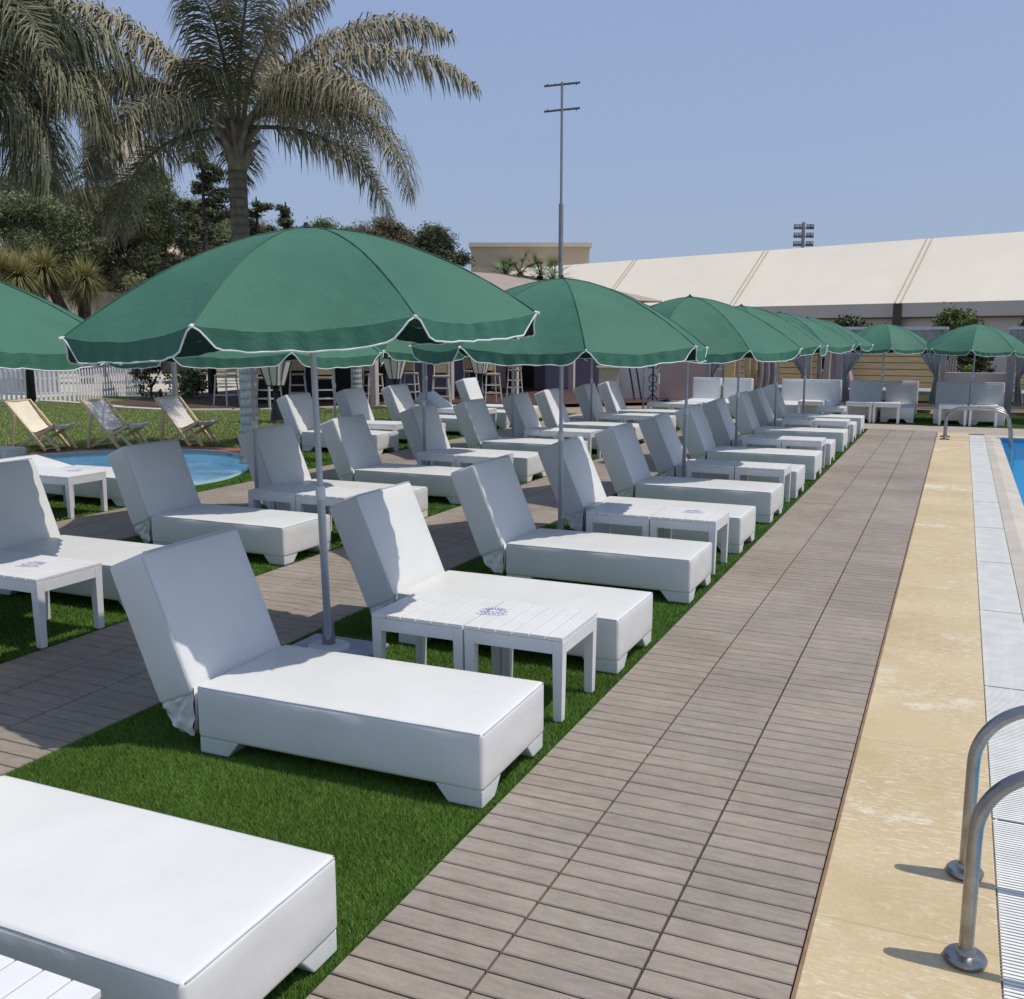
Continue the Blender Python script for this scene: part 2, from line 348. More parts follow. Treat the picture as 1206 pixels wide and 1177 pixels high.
def rounded_box(mb, a, b, r=.02, step=.07, puff=0, wr=.0, seed=0, mat=None, axis=2):
    a, b = Vector(a), Vector(b)
    def ticks(lo, hi):
        n = max(2, int((hi-lo-2*r)/step)); q = [lo, lo+r*.3, lo+r*.65] + [lo+r+(hi-lo-2*r)*i/n for i in range(n+1)] + [hi-r*.65, hi-r*.3, hi]
        return q
    T = [ticks(a[i], b[i]) for i in range(3)]
    ia, ib = a+Vector((r,r,r)), b-Vector((r,r,r)); mid = (a+b)/2; half = (b-a)/2
    def fix(p):
        q = Vector([min(max(p[i], ia[i]), ib[i]) for i in range(3)]); d = p-q
        out = q + d.normalized()*r if d.length > 1e-9 else p.copy()
        u = [(p[i]-mid[i])/half[i] for i in range(3)]
        o2 = out.copy()
        for ax in range(3):
            others = [j for j in range(3) if j != ax]
            k = (1-u[others[0]]**4)*(1-u[others[1]]**4)
            if abs(u[ax]) > .98:
                amt = puff if ax == axis else puff*.45
                wv = wr*(nz(out.x+seed, out.y, out.z, 3.1)*.6 + nz(out.x, out.y+seed, out.z, 7.5)*.35)
                o2[ax] += math.copysign(1, u[ax])*k*(amt+wv)
        return mat @ o2 if mat else o2
    for ax in range(3):
        j, k = (ax+1) % 3, (ax+2) % 3
        for sd_ in (0, 1):
            vs = []; fs = []
            for tj in T[j]:
                for tk in T[k]:
                    p = Vector((0,0,0)); p[ax] = (a, b)[sd_][ax]; p[j] = tj; p[k] = tk; vs.append(fix(p))
            nk = len(T[k])
            for m in range(len(T[j])-1):
                for n in range(nk-1):
                    q = (m*nk+n, (m+1)*nk+n, (m+1)*nk+n+1, m*nk+n+1)
                    fs.append(q if sd_ else q[::-1])
            mb.add(vs, fs)
def weld(o, d=.0005):
    bm = bmesh.new(); bm.from_mesh(o.data); bmesh.ops.remove_doubles(bm, verts=bm.verts, dist=d); bm.to_mesh(o.data); bm.free(); return o
ORD = ['first', 'second', 'third', 'fourth', 'fifth', 'sixth', 'seventh', 'eighth', 'ninth', 'tenth', 'eleventh', 'twelfth', 'thirteenth']

# ------------------------------------------------------------------ ground
def flat(name, outer, holes, z, mat, kind='structure'):
    polys = [[Vector((x, y, z)) for x, y in outer]] + [[Vector((x, y, z)) for x, y in h] for h in holes]
    tris = tessellate_polygon(polys); vs = [p for q in polys for p in q]
    mb = MB()
    mb.add(vs, [tuple(t) for t in tris]); o = mb.build(name, mat)
    bm = bmesh.new(); bm.from_mesh(o.data)
    for f in bm.faces:
        f.normal_update()
        if f.normal.z < 0: f.normal_flip()
    bm.to_mesh(o.data); bm.free()
    if kind: o['kind'] = kind
    return o
def rect(x0, y0, x1, y1): return [(x0,y0),(x1,y0),(x1,y1),(x0,y1)]
def catmull(pts, n=6):
    o = []; L = len(pts)
    for i in range(L):
        p0, p1, p2, p3 = [Vector(pts[(i+k-1) % L]) for k in range(4)]
        for j in range(n):
            t = j/n; o.append(tuple(.5*((2*p1)+(p2-p0)*t+(2*p0-5*p1+4*p2-p3)*t*t+(3*p1-p0-3*p2+p3)*t**3)))
    return o
KP = catmull([(-9.25,10.7),(-9.55,11.8),(-10.4,12.95),(-11.7,13.5),(-13.0,12.95),(-13.9,11.6),(-13.9,9.9),(-12.6,8.8),(-11.0,8.75),(-9.7,9.6)])
def offset_loop(lp, d):
    c = Vector((sum(p[0] for p in lp)/len(lp), sum(p[1] for p in lp)/len(lp))); o = []
    for i, p in enumerate(lp):
        t = (Vector(lp[(i+1) % len(lp)])-Vector(lp[i-1])).normalized(); nrm = Vector((t.y, -t.x))
        if nrm.dot(Vector(p)-c) < 0: nrm = -nrm
        o.append(tuple(Vector(p)+nrm*d))
    return o
POOL = rect(.80, -6, 13, 21.70)
KRING = offset_loop(KP, .28); KRING2 = offset_loop(KP, .75)
flat('ground', rect(-400, -60, 400, 800), [POOL, KP], -.035, M['ground'])
# paving, turf strips
flat('turf_backing', rect(-3.90, -1, -1.703, 22.6), [], -.012, M['turf'])
flat('turf_backing', rect(-7.45, -1, -5.27, 22.6), [], -.012, M['turf'])
KR = [p for p in KP if p[0] > -11.15]; KL = [p for p in KP if p[0] < -11.25]
k0 = max(range(len(KR)), key=lambda i: (Vector(KR[i])-Vector(KR[i-1])).length); KR = KR[k0:]+KR[:k0]
k0 = max(range(len(KL)), key=lambda i: (Vector(KL[i])-Vector(KL[i-1])).length); KL = KL[k0:]+KL[:k0]
if KR[0][1] > KR[-1][1]: KR.reverse()
if KL[0][1] > KL[-1][1]: KL.reverse()
flat('turf_backing', [(-11.2,2),(-8.80,2),(-8.80,24),(-11.2,24),(-11.2,KR[-1][1]+.01)] + KR[::-1] + [(-11.2,KR[0][1]-.01)], [], -.0125, M['turf'])
flat('cross_paving', rect(-8.8, 22.6, 13, 23.9), [], -.006, M['pave'])
flat('back_turf', rect(-7.6, 23.9, 13, 27.6), [], -.008, M['turf'])
flat('lawn', [(-24.2,6),(-11.2,6),(-11.2,KL[0][1]-.01)] + KL + [(-11.2,KL[-1][1]+.01),(-11.2,23),(-14.9,23.0),(-18.2,19.9),(-20.5,20.2),(-24.4,21.6),(-25.2,24),(-27,24),(-27,6)], [], -.020, M['lawn'])
mb = MB(); K3 = offset_loop(KP, .11); K4 = offset_loop(KP, .75)
for i in range(len(KP)):
    j = (i+1) % len(KP)
    if K4[i][1] > 11.9 or K4[i][0] < -13.2: mb.quad((*K3[i], -.004), (*K3[j], -.004), (*K4[j], -.004), (*K4[i], -.004))
struct('pool_surround', mb, M['terracotta'], fixn=False)
mb = MB()
for i in range(len(KP)):
    a, b = KP[i], KP[(i+1) % len(KP)]; c, d = offset_loop(KP, .04)[i], offset_loop(KP, .04)[(i+1) % len(KP)]
    if not (a[1] > 11.9 or a[0] < -13.0): continue
    mb.quad((*a, .03), (*b, .03), (*d, .03), (*c, .03)); mb.quad((*a, -.06), (*b, -.06), (*b, .03), (*a, .03)); mb.quad((*d, -.004), (*c, -.004), (*c, .03), (*d, .03))
mb_keep = mb; struct('shallow_pool_rim', mb, M['whitewall'], fixn=False)
mb = MB(); n = len(KP)
for i in range(n):
    a, b = KP[i], KP[(i+1) % n]; mb.quad((*a, .028), (*b, .028), (*b, -.20), (*a, -.20))
mb.add([(*p, -.20) for p in KP], [tuple(range(n))]); struct('shallow_pool_basin', mb, M['ktiles'])
mb = MB(); mb.add([(*p, -.05) for p in KP], [tuple(range(n))]); struct('shallow_pool_water', mb, M['kwater'])

def deck(name, x0, cols, cw, y0, y1, pitch=.107, seed=1):
    mb = MB(); r = random.Random(seed); ny = int((y1-y0)/pitch); g = .0085; c = .004
    for ci in range(cols):
        xa, xb = x0+ci*cw+.0045, x0+(ci+1)*cw-.0045; off = r.uniform(-.02, .02)
        ct = 0
        for j in range(ny):
            if j % 4 == 0: ct = r.uniform(.25, .75)
            ya, yb = y0+j*pitch+g/2+off, y0+(j+1)*pitch-g/2+off; t = min(1, max(0, ct+r.uniform(-.25, .25))); zt = r.uniform(-.0008, .0008)
            vs = [(xa,ya,-.02),(xb,ya,-.02),(xb,yb,-.02),(xa,yb,-.02),(xa,ya,-c),(xb,ya,-c),(xb,yb,-c),(xa,yb,-c),
                  (xa+c,ya+c,zt),(xb-c,ya+c,zt),(xb-c,yb-c,zt),(xa+c,yb-c,zt)]
            mb.add(vs, [(0,1,5,4),(1,2,6,5),(2,3,7,6),(3,0,4,7),(4,5,9,8),(5,6,10,9),(6,7,11,10),(7,4,8,11),(8,9,10,11)], t)
    mb2 = MB(); mb2.box((x0+.006, y0, -.05), (x0+cols*cw-.006, y1, -.018)); struct(name+'_bed', mb2, M['gap'])
    return struct(name, mb, M['planks'])
deck('plank_path', -1.705, 3, .4527, .6, 22.6, seed=3)
deck('plank_walk', -5.27, 3, .4567, 1.5, 22.6, seed=5)
deck('plank_aisle', -8.80, 3, .45, 4.0, 22.6, seed=8)
mb = MB(); mb.box((-.345, .6, -.04), (-.334, 22.25, .0005)); struct('terracotta_edging', mb, M['brickedge'])
mb = MB(); mb.box((-.334, .6, -.04), (.243, 22.25, .0045)); struct('beige_pool_border', mb, M['beige'], bevel=.004)
mb = MB(); mb.box((.243, .6, -.06), (.530, 22.05, -.0125)); struct('drain_channel', mb, M['gratedark'])
mb = MB(); y = .9; k = 0
while y < 22.0:
    k += 1
    if k % 90: mb.box((.250, y, -.008), (.524, y+.0122, -.001))
    y += .0195
for xx in (.262, .386, .512): mb.box((xx-.004, .9, -.0122), (xx+.004, 22.0, -.0085))
struct('drain_grating', mb, M['grate'])
mb = MB()   # sloping stone coping
mb.add([(.530,.6,-.005),(.64,.6,.012),(.80,.6,-.03),(.80,.6,-.14),(.53,.6,-.14),(.530,21.7,-.005),(.64,21.7,.012),(.80,21.7,-.03),(.80,21.7,-.14),(.53,21.7,-.14)],
       [(0,5,6,1),(1,6,7,2),(2,7,8,3)]); mb.box((.53, 21.70, -.14), (13, 22.05, -.001)); struct('pool_coping', mb, M['coping'], fixn=True)
mb = MB(); mb.box((.53, 22.05, -.06), (13, 22.6, -.004)); mb.box((-.347, 22.25, -.06), (.53, 22.6, -.003)); struct('end_paving', mb, M['pave'])
mb = MB()
mb.quad((.8,-6,-1.3),(13,-6,-1.3),(13,21.7,-1.3),(.8,21.7,-1.3)); mb.quad((.8,-6,-1.3),(.8,21.7,-1.3),(.8,21.7,-.03),(.8,-6,-.03))
mb.quad((.8,21.7,-1.3),(13,21.7,-1.3),(13,21.7,-.03),(.8,21.7,-.03)); mb.quad((13,-6,-1.3),(13,21.7,-1.3),(13,21.7,-.03),(13,-6,-.03)); mb.quad((.8,-6,-1.3),(13,-6,-1.3),(13,-6,-.03),(.8,-6,-.03))
struct('pool_basin', mb, M['tiles'])
mb = MB(); mb.quad((.8,-6,-.10),(13,-6,-.10),(13,21.7,-.10),(.8,21.7,-.10)); struct('pool_water', mb, M['water'])
mb = MB(); mb.box((.803, -6, -.42), (.807, 21.69, -.035)); mb.box((.807, 21.68, -.42), (13, 21.69, -.035)); struct('pool_waterline', mb, M['bandtile'])
mb = MB()
kl = [(-30,20.6),(-24.0,21.0),(-22.2,20.7),(-20.2,19.95),(-18.4,19.75),(-16.9,20.5),(-14.9,22.3),(-13.2,23.8),(-11.3,24.6)]
for (xa, ya), (xb, yb) in zip(kl, kl[1:]):
    d = (Vector((xb,yb))-Vector((xa,ya))).normalized(); q = Vector((-d.y, d.x))*.28
    vs = [(xa,ya,-.03),(xb,yb,-.03),(xb+q.x,yb+q.y,-.03),(xa+q.x,ya+q.y,-.03)]; vs += [(x,y_,.09) for x,y_,z in vs]
    mb.add(vs, [(4,5,6,7),(0,1,5,4),(2,3,7,6),(0,4,7,3),(1,2,6,5)])
struct('lawn_kerb', mb, M['kerb'])
flat('terrace_deck', [(-22.4,21.1),(-20.2,20.35),(-18.45,20.15),(-17.0,20.9),(-15.0,22.7),(-13.3,24.2),(-11.4,25.0),(-8.0,27.9),(-8.0,38),(-24,38)], [], .06, M['deckred'])
flat('back_path', [(-40,21.1),(-22.4,21.1),(-24,38),(-40,38)], [], .03, M['kerb'])

# turf and lawn blades (stuff)
def blades(name, zones, h, wd, mat, label, seed, clear=.12):
    rg = np.random.default_rng(seed); P = []
    for (x0, y0, x1, y1, dens) in zones:
        n = int((x1-x0)*(y1-y0)*dens); P.append(np.stack([rg.uniform(x0, x1, n), rg.uniform(y0, y1, n)], 1))
    P = np.concatenate(P)
    kp = np.array(KP); ins = np.zeros(len(P), bool); j = len(kp)-1       # nothing grows in the small pool
    ring = np.array(offset_loop(KP, clear)); j = len(ring)-1
    for i in range(len(ring)):
        c = ((ring[i,1] > P[:,1]) != (ring[j,1] > P[:,1])) & (P[:,0] < (ring[j,0]-ring[i,0])*(P[:,1]-ring[i,1])/(ring[j,1]-ring[i,1]+1e-12)+ring[i,0]); ins ^= c; j = i
    P = P[~ins]; n = len(P)
    a = rg.uniform(0, 2*PI, n); hh = h*rg.uniform(.6, 1.25, n); ln = hh*rg.uniform(.2, 1.3, n); la = rg.uniform(0, 2*PI, n); far = np.clip(np.hypot(P[:,0], P[:,1])/5, 1, 4)
    ww = wd*far*rg.uniform(.7, 1.3, n)
    V = np.zeros((n, 3, 3)); z0 = -.014
    V[:,0,0] = P[:,0]-np.cos(a)*ww/2; V[:,0,1] = P[:,1]-np.sin(a)*ww/2; V[:,0,2] = z0
    V[:,1,0] = P[:,0]+np.cos(a)*ww/2; V[:,1,1] = P[:,1]+np.sin(a)*ww/2; V[:,1,2] = z0
    V[:,2,0] = P[:,0]+np.cos(la)*ln; V[:,2,1] = P[:,1]+np.sin(la)*ln; V[:,2,2] = z0+hh
    o = raw_mesh(name, V.reshape(-1, 3), np.arange(3*n), 3, rg.beta(1.6, 1.8, n), mat); o['kind'] = 'stuff'; o['category'] = 'grass'; o['label'] = label
blades('artificial_turf', [(-3.9,1.6,-1.712,3.7,75000),(-3.9,3.7,-1.712,6.3,36000),(-3.89,6.3,-1.725,10,12000),(-3.89,10,-1.725,22.5,4000),(-7.44,3.6,-5.28,8,14000),(-7.44,8,-5.28,14,6000),(-11.1,6,-8.81,15,5000),(-11.1,15,-8.81,24,2500),(-3,24,3.5,27,1800)],
       .0225, .0026, M['blades'], 'short dark green artificial turf strips under the rows of white loungers', 4)
M['lawnblades'] = leaf('lawn_blades', (.12, .19, .05, 1), (.42, .47, .17, 1))
blades('lawn_grass', [(-26,8,-11.2,24,2600)], .075, .006, M['lawnblades'], 'sunlit green lawn around the three deckchairs', 5, .72)

# ------------------------------------------------------------------ sun loungers
def lounger_proto(seed):
    t = thing('sun_lounger', 'x', 'sun lounger', group='white padded loungers in rows')
    mb = MB(); rounded_box(mb, (-.7575, -.358, .076), (.7575, .358, .338), r=.020, step=.05, puff=.009, wr=.010, seed=seed)
    seat = weld(mb.build('seat', M['vinyl'], t, smooth=True))
    mb = MB(); z = .334
    def rim(u):
        L = [(-.74,-.358),(.758,-.358),(.758,.358),(-.74,.358)]
        return L
    mb = MB()
    pts = []
    for i in range(31):
        x = -.745+1.49*i/30; pts.append((x, -.3555, .3335+.0015*nz(x*6, 0, seed)))
    mb.tube(pts, .0026, 6)
    pts = [(.7548, -.345+.69*i/16, .3335+.0015*nz(0, i*.7, seed)) for i in range(17)]; mb.tube(pts, .0026, 6)
    pts = [(-.745+1.49*i/30, .3530, .3325) for i in range(31)]; mb.tube(pts, .0026, 6)
    mb.build('piping', M['seam'], seat, smooth=True)
    for sx in (-1, 1):
        for sy in (-1, 1):
            mb = MB(); xo, y0 = sx*.752, sy*.352
            top = [(xo, .104), (xo-sx*.25, .104)]; bot = [(xo, 0), (xo-sx*.175, 0)]
            yi = y0-sy*.20; yib = y0-sy*.13
            vs = [(xo,y0,.080),(xo-sx*.23,y0,.080),(xo-sx*.23,yi,.080),(xo,yi,.080),(xo,y0,0),(xo-sx*.165,y0,0),(xo-sx*.165,yib,0),(xo,yib,0)]
            mb.add(vs, [(0,1,2,3),(7,6,5,4),(0,4,5,1),(1,5,6,2),(2,6,7,3),(3,7,4,0)])
            mb.build('leg', M['foot'], t, bevel=.006, fixn=True)
    # backrest: origin on the hinge, slab leans by rotation
    mb = MB(); rounded_box(mb, (-.235, -.362, -.02), (0, .362, .700), r=.02, step=.055, puff=.012, wr=.016, seed=seed+5, axis=0)
    b = weld(mb.build('backrest', M['vinyl'], t, smooth=True)); b.location = (-.775, 0, .315); b.rotation_euler = (0, -R(22.5), 0)
    mb = MB(); pts = [(.001, -.3635+.0*i, -.01+.69*i/20) for i in range(21)]; mb.tube(pts, .003, 5);
    mb.tube([(.0, -.345+.69*i/12, .702) for i in range(13)], .003, 5); mb.build('piping', M['seam'], b, smooth=True)
    # crumpled cover hanging at the hinge
    mb = MB()
    sec = [(-.772,.325),(-.86,.29),(-.945,.255),(-.975,.235),(-.945,.16),(-.905,.11),(-.865,.075),(-.825,.065),(-.79,.10),(-.772,.18)]
    ny = 22; vs = []; fs = []; n = len(sec)
    for j in range(ny+1):
        y = -.352+.704*j/ny
        for i, (x, z) in enumerate(sec):
            k = 0 if i < 3 else 1
            vs.append((x+.018*k*nz(x*9, y*9, seed), y, max(.012, z+k*.030*nz(x*14, y*11, z*9+seed))))
    for j in range(ny):
        for i in range(n): fs.append((j*n+i, j*n+(i+1) % n, (j+1)*n+(i+1) % n, (j+1)*n+i))
    mb.add(vs, fs)
    for sgn in (-1, 1):   # puckered side gusset
        nu, nv = 16, 18; c0 = Vector((-.775, 0, .31)); pA = Vector((-.985, 0, .235)); pB = Vector((-.79, 0, .075))
        def fn(u, v):
            e = pA.lerp(pB, v); e = e + Vector((-.03, 0, -.03))*math.sin(v*PI); p = c0.lerp(e, u)
            fold = math.sin(v*PI*5.5+seed+2*nz(u*4, v*4, seed))*.012*u + .030*nz(p.x*22, seed, p.z*22)*min(1, u*1.6)*(1-.4*u)
            return (p.x, sgn*(.350+fold), p.z)
        mb.grid(fn, nu, nv)
    mb.build('hinge_cover', M['vinyl'], t, smooth=True, fixn=True)
    return t
protos = [lounger_proto(s) for s in (1.3, 4.7, 9.1)]
used = [False]*3; lcount = 0
def lounger(x, y, label, rz=0, lean=None, v=None):
    """x = foot end, y = near side"""
    global lcount
    v = lcount % 3 if v is None else v; lcount += 1
    if rz == 0: loc = (x-.7575, y+.358, 0)
    else: loc = (x, y, 0)
    if not used[v]: o = protos[v]; o.location = loc; o.rotation_euler = (0,0,rz); o['label'] = label; used[v] = True
    else: o = dup(protos[v], loc, rz, label)
    rr = random.Random(int(abs(x*31+y*97)*10))
    b = kids(o, 'backrest')[0]; b.rotation_euler = (0, -R(lean if lean is not None else rr.uniform(20.5, 24.5)), 0)
    if rz == 0: o.rotation_euler = (0, 0, R(rr.uniform(-.9, .9)))
    else: b.scale = (1, 1, .80)
    return o
N1 = ['white padded lounger cropped by the bottom left corner, its foot end on the turf',
      'white lounger before the nearest umbrella pole, its crumpled hinge cover in full view',
      'white lounger right behind the nearest pair of slatted tables, backrest half sunlit',
      'white lounger third up the poolside row, between the nearest table pair and the second',
      'white lounger behind the second umbrella pole and the second table pair of the poolside row']
Y1 = [1.80, 3.585, 5.47, 7.19, 9.08, 10.73, 12.49, 14.22, 15.93, 17.82, 19.5, 21.1]
for i, y in enumerate(Y1):
    lab = N1[i] if i < 5 else 'white lounger in the row beside the plank path, %s from the front corner' % ORD[i]
    lounger(-1.735, y, lab, lean=22.5 if i == 1 else None)
Y2 = [3.42, 5.30, 7.0, 8.88, 10.45, 12.4, 14.1, 15.95, 17.4, 19.5, 21.0]
for i, y in enumerate(Y2):
    lab = ['white lounger with only its foot corner showing at the left edge', 'white lounger at the left edge behind a table with violet emblem, backrest half sunlit',
           'white lounger with shaded tilted back in front of the small pool, middle row', 'white lounger behind the grey palm trunk and the second middle row table pair'][i] if i < 4 else 'white lounger of the middle row, %s counted from the left edge' % ORD[i]
    lounger(-5.27, y, lab)
Y3 = [(6.85, 0), (8.70, 80), (14.25, 0), (16.0, 0), (17.7, 0), (19.5, 56), (21.0, 0)]
for i, (y, l) in enumerate(Y3):
    lab = ['white lounger of the far left row, nearest one, mostly hidden at the left edge', 'white lounger with its back folded low beside the small pool, behind a slatted table', 'pale lounger by the lamp post, first of the far left row beyond the small pool',
           'white lounger second beyond the small pool in the far left row', 'white lounger third beyond the small pool in the far left row', 'white lounger with half lowered back, fourth beyond the small pool', 'white lounger nearest the bar in the far left row'][i]
    lounger(-8.78, y, lab, lean=l or None)
BX = [(-5.99, -5.19), (-3.72, -3.02), (-2.08, -1.25), (-.13, .61)]
names = ['by the pink wall', 'behind the poolside row', 'at the path end', 'behind the far ladder']
for pr, nm in zip(BX, names):
    for k, x in enumerate(pr):
        lounger(x, 25.15, 'upright white lounger facing the pool %s, %s one of its pair' % (nm, ('left', 'right')[k]), rz=-PI/2, lean=4)

# ------------------------------------------------------------------ tables
def table_proto():
    t = thing('side_table', 'x', 'side table', group='white slatted side tables')
    L, Wd, H = .5725, .54, .46
    mb = MB(); n = 6; p = L/n
    for i in range(n): mb.box((-L/2+i*p+.003, -Wd/2, H-.022), (-L/2+(i+1)*p-.003, Wd/2, H))
    for yy in (-Wd/4, Wd/4): mb.box((-L/2+.03, yy-.03, H-.045), (L/2-.03, yy+.03, H-.0225))
    mb.build('tabletop', M['plastic'], t, bevel=.003)
    mb = MB(); a = .024
    for s in (-1, 1):
        mb.box((-L/2+.062, s*(Wd/2-.003)-(a if s > 0 else 0), H-.095), (L/2-.062, s*(Wd/2-.003)+(a if s < 0 else 0), H-.0235))
        mb.box((s*(L/2-.003)-(a if s > 0 else 0), -Wd/2+.062, H-.095), (s*(L/2-.003)+(a if s < 0 else 0), Wd/2-.062, H-.0235))
    mb.build('apron', M['plastic'], t, bevel=.002)
    for sx in (-1, 1):
        for sy in (-1, 1):
            x, y = sx*(L/2-.032), sy*(Wd/2-.032); mb = MB(); w1, w0 = .030, .024
            mb.add([(x-w0,y-w0,0),(x+w0,y-w0,0),(x+w0,y+w0,0),(x-w0,y+w0,0),(x-w1,y-w1,H-.0235),(x+w1,y-w1,H-.0235),(x+w1,y+w1,H-.0235),(x-w1,y+w1,H-.0235)],
                   [(0,3,2,1),(4,5,6,7),(0,1,5,4),(1,2,6,5),(2,3,7,6),(3,0,4,7)]); mb.build('leg', M['plastic'], t, bevel=.003)
    return t
def logo(parent):
    # printed crown-like emblem: rays over two bowed rows of lettering-like marks
    mb = MB(); z = .4606
    def st(x0, y0, x1, y1, wd=.004):
        d = Vector((x1-x0, y1-y0)); d.normalize(); q = Vector((-d.y, d.x))*wd/2
        mb.quad((x0-q.x,y0-q.y,z),(x1-q.x,y1-q.y,z),(x1+q.x,y1+q.y,z),(x0+q.x,y0+q.y,z))
    for k in range(9):
        a = R(-62+k*15.5); st(.028*math.sin(a), .012+.02*math.cos(a), .062*math.sin(a), .015+.055*math.cos(a), .005)
    for row, (yy, hw) in enumerate(((-.004, .062), (-.030, .055))):
        for k in range(7 if row == 0 else 6):
            n = 7 if row == 0 else 6; x = -hw+2*hw*(k+.5)/n; yb = yy+.9*(x*x)*3; s = hw/n*.62
            kind = (k+row*3) % 4
            if kind == 0: st(x-s, yb-.009, x, yb+.009); st(x, yb+.009, x+s, yb-.009)
            elif kind == 1: st(x-s, yb-.009, x-s, yb+.009); st(x-s, yb+.008, x+s, yb+.008); st(x-s, yb-.008, x+s, yb-.008)
            elif kind == 2: st(x-s*.8, yb-.009, x-s*.8, yb+.009); st(x+s*.8, yb-.009, x+s*.8, yb+.009); st(x-s*.8, yb, x+s*.8, yb)
            else: st(x, yb-.009, x, yb+.009); st(x-s, yb+.008, x+s, yb+.008)
    prev = None
    for k in range(13):
        x = -.07+.14*k/12; y_ = -.052+3.2*x*x
        if prev: st(*prev, x, y_, .005)
        prev = (x, y_)
    return mb.build('printed_emblem', M['logo'], parent)
tproto = table_proto(); tused = [False]
def table(x, y, label, rz=0, emb=None, group=None):
    global tproto
    if not tused[0]: o = tproto; o.location = (x,y,0); o.rotation_euler = (0,0,rz); o['label'] = label; tused[0] = True
    else: o = dup(tproto, (x,y,0), rz, label)
    return o
embl = []
T1 = [1.31, 4.90, 8.44, 11.98, 15.35, 18.95]
wh = ['bottom left corner', 'nearest umbrella pole', 'second umbrella pole', 'third umbrella pole', 'fourth poolside umbrella', 'fifth poolside umbrella']
for i, y in enumerate(T1):
    a = table(-2.632, y, 'white slatted table by the %s, the one away from the path' % wh[i])
    b = table(-2.055, y, 'white slatted table by the %s, the one next to the path' % wh[i])
    if i in (1, 2): embl.append((b, -.25 if i == 1 else 0, .03 if i == 1 else .1, 1))
T2 = [4.70, 8.22, 11.65, 15.2, 18.7, 22.2]
wl = ['at the left edge of the photo', 'beside the grey palm trunk', 'third of the middle row', 'fourth of the middle row', 'fifth of the middle row', 'last of the middle row']
for i, y in enumerate(T2):
    a = table(-6.13, y, 'white slatted table %s, left one of its touching pair' % wl[i])
    b = table(-5.555, y, 'white slatted table %s, right one of its touching pair' % wl[i])
    if i == 0: embl.append((b, -.09, .02, 1))
T3 = [8.17, 15.15, 18.75]
wt = ['in front of the small pool', 'just beyond the small pool', 'second beyond the small pool']
for i, y in enumerate(T3):
    a = table(-9.65, y, 'white slatted table %s, left one of its far left pair' % wt[i])
    b = table(-9.075, y, 'white slatted table %s, right one of its far left pair' % wt[i])
    if i == 0: embl.append((b, -.08, .15, 1))
for i, (x, nm) in enumerate(((-2.05, 'left of the two'), (-1.46, 'right of the two'), (-.09, 'left of the two'), (.52, 'right of the two'))):
    table(x, 24.25, 'white side table before the far loungers %s, %s' % ('by the path end' if i < 2 else 'behind the far ladder', nm))
table(-3.1, 24.2, 'white side table at the far end of the poolside row'); table(-2.45, 22.3, 'white side table last in the poolside row')
for tb, ox, oy, s in embl:
    e = logo(tb); e.location = (ox, oy, 0); e.scale = (1.3, 1.3, 1); e.rotation_euler = (0, 0, R(14))

